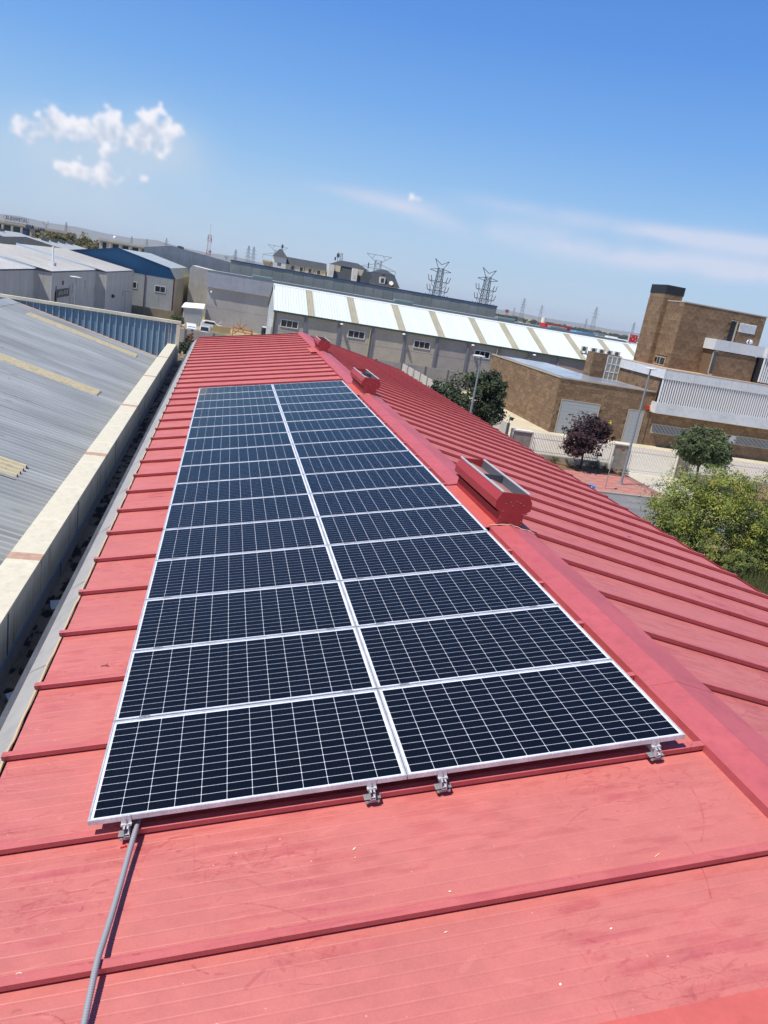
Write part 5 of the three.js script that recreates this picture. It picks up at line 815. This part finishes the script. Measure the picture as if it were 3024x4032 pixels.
function tree(name, label, base, seed, lobes, clumps, per, size, cols, o = {}) {
  const t = thing(name, label, o.cat || 'tree', base, o.group), cy = Math.max(...lobes.map((l) => l[1])), h = o.h ?? cy * .55;
  part(t, 'trunk', trunkGeo(seed, h, o.r || .11, o.limbs || 6, o.reach || lobes[0][3] * .7, o.up || (cy - h) * 1.1), mBark);
  part(t, 'crown', crownGeo(seed + 1, lobes, clumps, per, size, cols, o.spread, o.thin), o.mat || mLeaf); return t;
}
tree('purple_plum_tree', 'purple leaved plum tree in front of the white fence', [27.4, G + .13, -46.9], 300, [[0, 2.55, 0, 1.75, 1.5, 1.6], [-.6, 2.0, .2, 1.3, 1.0, 1.2], [.5, 3.1, 0, 1.2, 1.0, 1.1]], 260, 34, .10, [[.046, .014, .018], [.06, .018, .022], [.03, .010, .014], [.085, .028, .028]], { h: 1.1, r: .09, spread: .2 });
tree('round_street_tree', 'round dark green tree in front of the fence beside the gate', [36.3, G + .1, -45.6], 310, [[0, 3.25, 0, 2.1, 1.35, 1.8], [.9, 2.7, .3, 1.3, .9, 1.2], [-.7, 3.0, .3, 1.4, 1.1, 1.3]], 380, 40, .11, [[.10, .14, .042], [.135, .175, .05], [.07, .105, .032]], { h: 1.6, spread: .2 });
tree('broad_green_tree', 'broad dark green tree behind the right edge of the red roof, by the lamp post', [18.4, G, -48.4], 320, [[.3, 4.35, 0, 2.2, 1.6, 1.9], [1.2, 5.2, 0, 1.2, 1.1, 1.2], [-2.0, 3.7, .2, 1.5, 1.2, 1.3], [1.4, 3.3, .2, 1.3, 1.2, 1.3]], 420, 36, .11, [[.04, .068, .02], [.058, .09, .028], [.03, .05, .017]], { h: 2.4, spread: .19, r: .15 });
const yg = [[.27, .32, .045], [.37, .40, .06], [.18, .24, .04], [.42, .42, .07], [.13, .18, .035]];
tree('feathery_shrub', 'large feathery yellow green shrub behind the right eave of the red roof', [24.5, G, -27.8], 330, [[-.3, 2.9, 0, 2.4, 1.9, 2.0], [-1.6, 2.4, .2, 1.5, 1.5, 1.4], [.6, 3.6, .3, 1.6, 1.3, 1.4], [0, 1.2, .4, 2.4, 1.0, 1.8]], 600, 54, .075, yg, { h: .7, limbs: 11, reach: 2.2, up: 3.4, r: .09, spread: .22, thin: .3, group: 'yellow green shrubs by the street', cat: 'shrub' });
tree('feathery_shrub', 'yellow green shrub at the right edge of the photo, leaning over the grass', [28.4, G, -27.6], 340, [[0, 3.2, 0, 2.1, 1.8, 1.9], [.9, 2.2, .4, 1.8, 1.5, 1.5], [-1.2, 2.4, .3, 1.5, 1.6, 1.4], [0, 1.1, .4, 2.2, 1.0, 1.6]], 560, 54, .075, yg, { h: .7, limbs: 10, reach: 2.0, up: 3.4, r: .08, spread: .22, thin: .3, group: 'yellow green shrubs by the street', cat: 'shrub' });
tree('feathery_shrub', 'darker green shrub at the foot of the large feathery shrubs', [24.8, G, -25.8], 350, [[0, .6, 0, 1.3, .5, .9], [1.5, .7, -.4, 1.1, .6, .9]], 150, 44, .07, [[.14, .18, .035], [.18, .22, .04], [.22, .25, .045]], { h: .3, limbs: 7, reach: 1.2, up: .8, r: .04, spread: .22, thin: .3, group: 'yellow green shrubs by the street', cat: 'shrub' });
tree('dark_shrub', 'dark green shrub at the end of the gap between the two roofs', [-1.52, G, -38.4], 360, [[0, 5.35, 0, .5, .72, .6], [.2, 5.75, .2, .4, .45, .4]], 90, 34, .05, [[.035, .06, .018], [.05, .08, .022], [.025, .045, .014]], { h: 4.2, limbs: 5, reach: .4, up: 1.1, r: .05, spread: .3, cat: 'shrub' });
tree('dry_sapling', 'rusty brown dry sapling above the dark shrub', [-1.2, G, -38.9], 370, [[0, 6.25, 0, .2, .36, .2]], 22, 30, .04, [[.28, .12, .05], [.22, .10, .05]], { h: 5.4, limbs: 4, reach: .15, up: .7, r: .03, spread: .4, cat: 'sapling' });
// tall dry grass under the shrubs
{
  const r = rng(381), P = [], Cc = [];
  for (let i = 0; i < 26000; i++) { const x = 20.5 + r() * 13, z = -20.0 - r() * 8.5, h = .25 + r() * .55, a = r() * 6.28, w = .012, dx = Math.cos(a) * w, dz = Math.sin(a) * w, lx = (r() - .5) * h * .8, lz = (r() - .5) * h * .8, g = .5 + r() * .8, c = r() < .45 ? [.13, .125, .04] : [.075, .10, .022]; P.push(x - dx, G, z - dz, x + dx, G, z + dz, x + lx, G + h, z + lz); for (let k = 0; k < 3; k++) Cc.push(c[0] * g, c[1] * g, c[2] * g); }
  const g = new THREE.BufferGeometry(); g.setAttribute('position', new THREE.Float32BufferAttribute(P, 3)); g.setAttribute('color', new THREE.Float32BufferAttribute(Cc, 3)); g.computeVertexNormals();
  const m = solo('tall_grass', g, M(0xffffff, .9, { vertexColors: true }), 'tall yellow green grass under the shrubs by the street', 'grass'); m.userData.kind = 'stuff';
}
// weeds along the fence foot
for (const [x, z, k] of [[29.2, -47.9, 0], [29.9, -47.2, 1], [30.6, -46.4, 2], [25.6, -47.8, 3]]) tree('weed_tuft', ['weedy tuft at the foot of the low wall right of the purple tree', 'weedy tuft on the bed edge left of the grey pier', 'dry tuft beside the round sign post', 'weedy tuft left of the purple tree trunk'][k], [x, G + .12, z], 390 + k * 3, [[0, .3, 0, .45, .28, .35]], 14, 26, .07, [[.10, .10, .03], [.14, .12, .05]], { h: .08, limbs: 4, reach: .2, up: .2, r: .01, spread: .5, thin: .25, cat: 'weeds', group: 'weeds by the street wall' });
// far trees
const brown = [[.20, .17, .065], [.25, .20, .08], [.17, .155, .05], [.13, .135, .045]], farG = [[.05, .07, .025], [.07, .085, .03]];
[[-59.6, -284, 8, 14.4, brown, 'tall bushy olive tree in front of the far left office'], [-51.6, -286, 11, 15.3, brown, 'widest brown green tree at the far left'], [-46.6, -280, 7, 12.4, brown, 'smaller brown green tree right of the widest one'], [-39.6, -300, 4.6, 15.0, brown, 'brown green tree behind the low cream office'], [-44.6, -330, 3.2, 14.4, farG, 'small dark tree left of the low cream office'], [-10.6, -345, 4.0, 15.0, brown, 'brown tree beside the red and white mast']].forEach(([x, z, w, h, c, l], i) => tree('far_tree', l, [x, G2, z], 420 + i * 5, [[0, h * .68, 0, w * .6, h * .3, w * .5], [-w * .35, h * .55, 0, w * .45, h * .3, w * .4], [w * .3, h * .6, 0, w * .45, h * .28, w * .4]], 220, 26, .42, c, { h: h * .35, r: .3, spread: .2, group: 'far trees on the left' }));
tree('far_tree', 'small green bush in the back yard beside the corrugated gable', [-8.6, G2, -150], 470, [[0, 1.1, 0, 1.6, .9, 1.2]], 60, 26, .16, [[.07, .10, .02], [.10, .12, .03]], { h: .4, spread: .3, cat: 'bush' });

// ------------------------------------------------------------------ street furniture
function lamp(label, x, z, top, head, dir, y0 = G) {
  const t = thing('street_lamp', label, 'street lamp', [x, y0, z], 'street lamps'), h = top - y0, m = M(sr(150, 156, 158), .5, { metalness: .3 });
  part(t, 'pole', new THREE.CylinderGeometry(.05, .10, h, 14).translate(0, h / 2, 0), m); part(t, 'base', new THREE.CylinderGeometry(.16, .2, .25, 14).translate(0, .12, 0), m);
  const g = new THREE.SphereGeometry(1, 18, 10); g.scale(head, .07, .17); part(t, 'lamp_head', g, M(sr(224, 226, 226), .4), [dir * head * .7, h + .04, 0]); part(t, 'bracket', bar([0, h - .1, 0], [dir * head * .5, h + .02, 0], .07), m);
}
lamp('tall street lamp in front of the stone clad building', 28.95, -43.3, 1.5, .42, .15);
lamp('slim street lamp in front of the broad dark green tree', 17.1, -44, .52, .45, -.6);
lamp('white headed street lamp in front of the stepped halls at the left', -13.6, -75, .05, .55, -.15);
{ // signs
  const t = thing('round_sign', 'round traffic sign seen from behind on a grey post', 'traffic sign', [26.65, G + .1, -41.25], undefined, .95), m = M(sr(150, 154, 154), .5); part(t, 'post', cyl(.03, .03, 2.3, 10), m, [0, 1.15, 0]); part(t, 'disc', cyl(.3, .3, .02, 28), M(sr(176, 182, 184), .5), [0, 2.0, .04], [Math.PI / 2, 0, 0]); part(t, 'bracket', bb(-.2, .2, 1.98, 2.02, -.02, .03), m);
  const s = thing('crossing_sign', 'square blue pedestrian crossing sign with a white triangle', 'traffic sign', [21.05, G, -32.8], undefined, -1.35); part(s, 'post', cyl(.03, .03, 2.1, 10), m, [0, 1.05, 0]); part(s, 'panel', new RoundedBoxGeometry(.6, .6, .03, 2, .012), M(sr(34, 104, 186), .45), [0, 1.86, .05]); part(s, 'border', merge([bb(-.29, .29, 2.125, 2.145, .066, .069), bb(-.29, .29, 1.575, 1.595, .066, .069), bb(-.29, -.27, 1.595, 2.125, .066, .069), bb(.27, .29, 1.595, 2.125, .066, .069)]), mPVC);
  const tri = prism([[-.22, 1.64], [.22, 1.64], [0, 2.08]], .069, .066); part(s, 'triangle', tri, mPVC); part(s, 'walking_figure', merge([cyl(.025, .025, .004, 12).clone().rotateX(Math.PI / 2).translate(.01, 1.94, .072), bar([.01, 1.91, .072], [0, 1.80, .072], .04, .004), bar([0, 1.80, .072], [-.06, 1.68, .072], .03, .004), bar([0, 1.80, .072], [.06, 1.68, .072], .03, .004), bar([.01, 1.89, .072], [.06, 1.82, .072], .02, .004), bar([-.16, 1.665, .072], [.16, 1.665, .072], .02, .004)]), M(sr(24, 24, 28), .6));
  const c = thing('security_camera', 'dark security camera on a post at the corner of the pale fence', 'camera', [22.75, -4.56, -51.0]); part(c, 'post', cyl(.04, .04, .5, 8), m, [0, .2, 0]); part(c, 'housing', new RoundedBoxGeometry(.2, .24, .42, 2, .03), M(sr(48, 52, 60), .4), [.1, .36, .1]); part(c, 'lens', cyl(.05, .05, .1, 12), M(sr(20, 20, 24), .2), [.28, .42, .1], [0, 0, Math.PI / 2]);
}

// ------------------------------------------------------------------ pylons and masts
function lattice(w0, w1, y0, y1, n, b) {
  const l = [], W = (y) => lerp(w0, w1, (y - y0) / (y1 - y0)) / 2;
  for (const [a, c] of [[1, 1], [1, -1], [-1, 1], [-1, -1]]) l.push(bar([a * W(y0), y0, c * W(y0)], [a * W(y1), y1, c * W(y1)], b));
  for (let i = 0; i < n; i++) { const ya = lerp(y0, y1, i / n), yb = lerp(y0, y1, (i + 1) / n), p = W(ya), q = W(yb); for (const c of [1, -1]) { l.push(bar([-p, ya, c * p], [q, yb, c * q], b * .6), bar([p, ya, c * p], [-q, yb, c * q], b * .6), bar([c * p, ya, -p], [c * q, yb, q], b * .6)); } l.push(bar([-q, yb, q], [q, yb, q], b * .6)); }
  return merge(l);
}
const mPyl = M(sr(130, 134, 138), .7), mPylD = M(sr(62, 66, 72), .7);
function pylon(label, x, z, H, kind, b = .2, group, turn = 0) {
  const t = thing('power_pylon', label, 'pylon', [x, G2, z], group || 'power pylons', turn), k = H / 28.5;
  if (kind === 'cable') {
    part(t, 'lattice_body', lattice(4.4 * k, 1.9 * k, 0, 25.2 * k, 12, b), mPylD); part(t, 'horn', merge([bar([-.9 * k, 25 * k, 0], [-2.9 * k, 28.5 * k, 0], b), bar([.9 * k, 25 * k, 0], [2.9 * k, 28.2 * k, 0], b), bar([-2.9 * k, 28.5 * k, 0], [0, 26.6 * k, 0], b), bar([2.9 * k, 28.2 * k, 0], [0, 26.6 * k, 0], b)]), mPylD);
    part(t, 'crossarm', merge([bar([-.9 * k, 25 * k, 0], [-4.3 * k, 24.3 * k, 0], b), bar([-.9 * k, 23.6 * k, 0], [-4.3 * k, 24.3 * k, 0], b), bar([.9 * k, 25.0 * k, 0], [4.3 * k, 24.3 * k, 0], b), bar([.9 * k, 23.6 * k, 0], [4.3 * k, 24.3 * k, 0], b)]), mPylD);
    for (const y of [20.2, 16.6, 13.2, 9.8]) { part(t, 'crossarm', merge([bar([-4.1 * k, y * k, 0], [4.1 * k, y * k, 0], b), bar([-4.1 * k, y * k, 0], [-.9 * k, (y - .9) * k, 0], b * .7), bar([4.1 * k, y * k, 0], [.9 * k, (y - .9) * k, 0], b * .7)]), mPylD); for (const s of [-1, 1]) { for (const q of [4.1, 2.9]) part(t, 'insulator', bar([s * q * k, y * k, 0], [s * (q + .5) * k, (y + 2.0) * k, 0], b * 1.1), M(sr(110, 60, 52), .6)); const c = new THREE.CatmullRomCurve3([[s * 3.4, y], [s * 2.6, y - 1.6], [s * 1.2, y - 2.6]].map((p) => new THREE.Vector3(p[0] * k, p[1] * k, .4))); part(t, 'cable', new THREE.TubeGeometry(c, 8, b * .45, 5), mPylD); } }
  } else if (kind === 'portal') {
    part(t, 'lattice_body', lattice(3.2 * k, 3.0 * k, 0, 26 * k, 9, b), mPyl); part(t, 'crossarm', merge([bar([-9 * k, 22 * k, 0], [9.5 * k, 22 * k, 0], b), bar([-9 * k, 22 * k, 0], [0, 24.6 * k, 0], b), bar([9.5 * k, 22 * k, 0], [0, 24.6 * k, 0], b), bar([-6.4 * k, 28.5 * k, 0], [6.4 * k, 28.5 * k, 0], b), bar([-6.4 * k, 28.5 * k, 0], [-1.4 * k, 25.2 * k, 0], b), bar([6.4 * k, 28.5 * k, 0], [1.4 * k, 25.2 * k, 0], b), bar([-3.4 * k, 26.6 * k, 0], [-2 * k, 28.5 * k, 0], b), bar([3.4 * k, 26.6 * k, 0], [2 * k, 28.5 * k, 0], b)]), mPyl);
    for (const q of [-8.9, 9.4, 5.6]) part(t, 'insulator', bar([q * k, 22 * k, 0], [q * k, 19.6 * k, 0], b), mPyl);
  } else {
    part(t, 'lattice_body', lattice(5 * k, .9 * k, 0, 28.5 * k, 9, b), mPyl); for (const [y, w] of [[25, 3], [21.8, 4], [18.6, 3.2]]) part(t, 'crossarm', merge([bar([-w * k, y * k, 0], [w * k, y * k, 0], b), bar([-w * k, y * k, 0], [0, (y + 1.2) * k, 0], b * .7), bar([w * k, y * k, 0], [0, (y + 1.2) * k, 0], b * .7)]), mPyl);
  }
}
pylon('dark cable pylon with upturned insulators, left of the pair', 81.2, -300, 28.6, 'cable');
pylon('dark cable pylon with upturned insulators, right of the pair', 101.2, -300, 28.6, 'cable');
pylon('wide flat armed pylon rising behind the right mansard roof', 79.6, -430, 31.6, 'portal', .22);
pylon('wide flat armed pylon half hidden behind the square tower', 31, -560, 31, 'portal', .22);
const far = [[21.17, 1.23, 'tall pylon in the fields left of the trees'], [22.5, 1.0, 'slim pylon in the fields above the green trees'], [26.27, 1.46, 'tallest field pylon left of the stone tower'], [29.02, .86, 'pylon just left of the stone tower'], [25.77, .57, 'short pylon left of the tallest field pylon'], [20.6, .5, 'small pylon next to the grey green hall end'], [.22, 1.13, 'pylon left of the twin pylons above the slate grey hall'], [1.09, 1.54, 'left one of the twin pylons left of the square tower'], [1.45, 1.53, 'right one of the twin pylons left of the square tower'], [7.64, 2.18, 'pylon rising behind the middle of the mansard hotel'], [-6.75, .79, 'small pylon above the blue gable, leftmost'], [-5.76, .81, 'small pylon right of the low cream office'], [-4.49, 1.07, 'small pylon above the slate grey hall'], [-10.88, .95, 'faint pylon above the brown green trees at the left']];
far.forEach(([az, el, l]) => { const H = el > 1.3 ? 44 : 36, d = (G2 + H - 3.52) / Math.tan(el * deg); pylon(l, camera.position.x + d * Math.sin(az * deg), camera.position.z - d * Math.cos(az * deg), H, 'line', .16 + d * .00005, 'far power pylons', .4 + az * .1); });
{ // mast with red and white bands
  const t = thing('radio_mast', 'red and white banded lattice radio mast', 'radio mast', [-9.0, G2, -330]); const m = [M(sr(206, 200, 196), .6), M(sr(176, 66, 62), .6)];
  for (let i = 0; i < 8; i++) part(t, 'mast_section', lattice(lerp(2.4, 1.1, i / 8), lerp(2.4, 1.1, (i + 1) / 8), i * 2.9, (i + 1) * 2.9, 2, .14), m[i % 2], [0, 0, 0]);
  part(t, 'antenna', merge([rod([0, 23, 0], [0, 27.5, 0], .08), bb(-.7, -.4, 18, 20, -.2, .2), bb(.5, .9, 20.4, 22.2, -.2, .2), bb(-.9, -.6, 21, 22.6, -.2, .2)]), m[0]); part(t, 'dish', cyl(.5, .5, .3, 14), m[0], [.7, 16.8, .5], [Math.PI / 2, 0, 0]);
  const f = thing('floodlight_mast', 'short mast with a round head right of the red and white mast', 'mast', [-1.6, G2, -318]); part(f, 'pole', cyl(.2, .25, 15.6, 8), m[0], [0, 7.8, 0]); part(f, 'head', cyl(.9, .6, .6, 12), m[0], [0, 15.6, 0]);
  const w = thing('floodlight_mast', 'red floodlight mast in the fields beyond the grey green hall', 'mast', [262, G2, -710]); part(w, 'pole', cyl(.25, .3, 15.4, 8), M(sr(150, 70, 70), .6), [0, 7.7, 0]); part(w, 'head', bb(-1.7, 1.7, 13.4, 16.2, -.5, .5), M(sr(150, 80, 80), .6));
}

// ------------------------------------------------------------------ stores and land beyond
solo('red_portal', merge([bb(73.6, 80.2, 2.55, 2.8, -171, -168), bb(73.6, 75.8, 1.5, 2.55, -171, -168), bb(79.7, 80.2, 1.5, 2.55, -171, -168)]), M(sr(200, 26, 36), .5), 'bright red box like portal on the roof behind the white warehouse', 'sign box');
{
  const t = thing('white_store', 'low white store building beyond the end of the white warehouse', 'store', [0, 0, -190]); part(t, 'body', bb(96, 118, G2, 1.75, -20, 0), M(sr(226, 226, 224), .7)); for (const [x, w] of [[98, 2.4], [103, 1.8], [107, 1.6]]) part(t, 'window_band', bb(x, x + w, .9, 1.4, 0, .05), M(sr(120, 136, 138), .5)); part(t, 'roof_plant', bb(100, 102.2, 1.75, 2.5, -6, -3), M(sr(110, 116, 118), .6)); part(t, 'roof_plant', bb(103, 106, 1.75, 2.2, -6, -3), mPVC);
  const b = thing('blue_roof_store', 'small store with a light blue roof edge beyond the white warehouse', 'store', [0, 0, -186]); part(b, 'body', bb(90.6, 95.6, G2, 1.6, -12, -.4), M(sr(200, 200, 196), .7)); part(b, 'roof_edge', bb(90.3, 95.8, 1.6, 2.1, -12.4, 0), M(sr(96, 160, 206), .6));
  const s = thing('red_banner', 'red banner sign just left of the stone tower', 'banner', [0, 0, -186]); part(s, 'panel', bb(105.6, 107.9, 1.6, 3.6, 0, .2), M(sr(206, 40, 52), .6)); part(s, 'post', bb(105.3, 105.6, G2, 3.7, 0, .2), mPVC); part(s, 'lettering', merge([[106.0, 2.9], [106.5, 2.2], [107.1, 2.8], [107.3, 2.0]].map(([x, y]) => bb(x, x + .22, y, y + .5, .2, .23))), M(sr(240, 160, 160), .6));
}
{ // fields, spoil heaps, hedges, hills
  const A = (az, d, y = 0) => [camera.position.x + d * Math.sin(az * deg), G2 + y, camera.position.z - d * Math.cos(az * deg)];
  const patch = (name, az0, az1, d0, d1, c, y) => ground(name, quads([[A(az0, d0, y), A(az1, d0, y), A(az1, d1, y), A(az0, d1, y)]], (p) => [p[0], p[2]]), M(c, .97, { map: rep(blot, 60) }));
  patch('sandy_lot', 10, 26, 330, 780, sr(222, 196, 166), .3); patch('green_field', 12, 45, 900, 1300, sr(104, 112, 70), .5); patch('stubble_field', 14, 48, 1320, 1700, sr(206, 180, 128), .7); patch('green_field', 10, 50, 1720, 2600, sr(110, 118, 80), .9); patch('stubble_field', 10, 52, 2650, 3600, sr(190, 168, 126), 1.1); patch('vineyard', 24, 44, 420, 880, sr(112, 108, 66), .35);
  const hedgeG = crownGeo(601, [[0, 1, 0, 1, .9, 1], [.6, .7, .2, .7, .6, .7]], 34, 16, .16, [[.045, .062, .026], [.06, .075, .03], [.038, .05, .022]], .3), r = rng(602), dum = new THREE.Object3D();
  const wood = (label, name, n, az0, az1, d0, d1, s0, s1) => { const im = lit(new THREE.InstancedMesh(hedgeG, mLeaf, n)); for (let i = 0; i < n; i++) { const p = A(lerp(az0, az1, r()), lerp(d0, d1, r())); dum.position.set(...p); const s = lerp(s0, s1, r()); dum.scale.set(s * 1.5, s, s * 1.5); dum.rotation.set(0, r() * 6.28, 0); dum.updateMatrix(); im.setMatrixAt(i, dum.matrix); } im.name = numbered(name); im.userData = { kind: 'stuff', label, category: 'trees' }; scene.add(im); };
  wood('line of dark trees across the fields left of the stone tower', 'far_tree_belt', 110, 21.9, 25.4, 560, 700, 2.6, 4.6); wood('thin far belt of trees along the horizon', 'far_tree_line', 420, 14, 42, 1300, 2600, 2.5, 5.5); wood('low scrub dotted over the sandy lot', 'scrub', 260, 18, 26, 400, 780, .5, 1.3); wood('tree belt right of the red portal', 'far_tree_belt', 130, 24.5, 30.5, 700, 980, 2.2, 3.6);
  wood('far trees behind the halls at the left', 'far_tree_line', 160, -18, 6, 1000, 2200, 3, 6);
  solo('farmhouse', merge([bb(-5, 5, 0, 5, -4, 4), prism([[-5.5, 5], [5.5, 5], [0, 7.5]], 4, -4)]), M(sr(206, 160, 130), .9), 'small farmhouse with a tiled roof among the trees', 'house', A(24.2, 590)); solo('water_tank', merge([cyl(1.6, 1.6, 4, 14).clone().translate(0, 12, 0), cyl(.8, .8, 10, 10).clone().translate(0, 5, 0), bb(-3, 3, 0, 5, -3, 3)]), M(sr(226, 222, 210), .8), 'white water tank on a small block in the tree belt', 'water tank', A(22.8, 545)); solo('yellow_sheds', merge([bb(-9, 6, 0, 4, -4, 4), bb(7, 14, 0, 3, -3, 3)]), M(sr(220, 190, 120), .9), 'low yellow shed on the sandy lot', 'shed', A(20.8, 640));
  const hill = (name, d, az0, az1, f, c) => { const q = [], n = 70; for (let i = 0; i < n; i++) { const a = lerp(az0, az1, i / n), b = lerp(az0, az1, (i + 1) / n), ha = f(a), hb = f(b); q.push([A(a, d, -5), A(b, d, -5), A(b, d * 1.08, hb), A(a, d * 1.08, ha)], [A(a, d * 1.08, ha), A(b, d * 1.08, hb), A(b, d * 1.3, -5), A(a, d * 1.3, -5)]); } ground(name, quads(q), M(c, 1)); };
  hill('hills', 8200, -60, 60, (a) => 20 + 118 * (1 - sm(-9, 26, a)) * (.9 + .18 * Math.sin(a * .9) * .4 + .1 * Math.sin(a * 2.3 + 1)) + 26 * sm(4, 30, a) * (.7 + .3 * Math.sin(a * 1.3)), sr(120, 122, 116));
}
renderer.render(scene, camera);
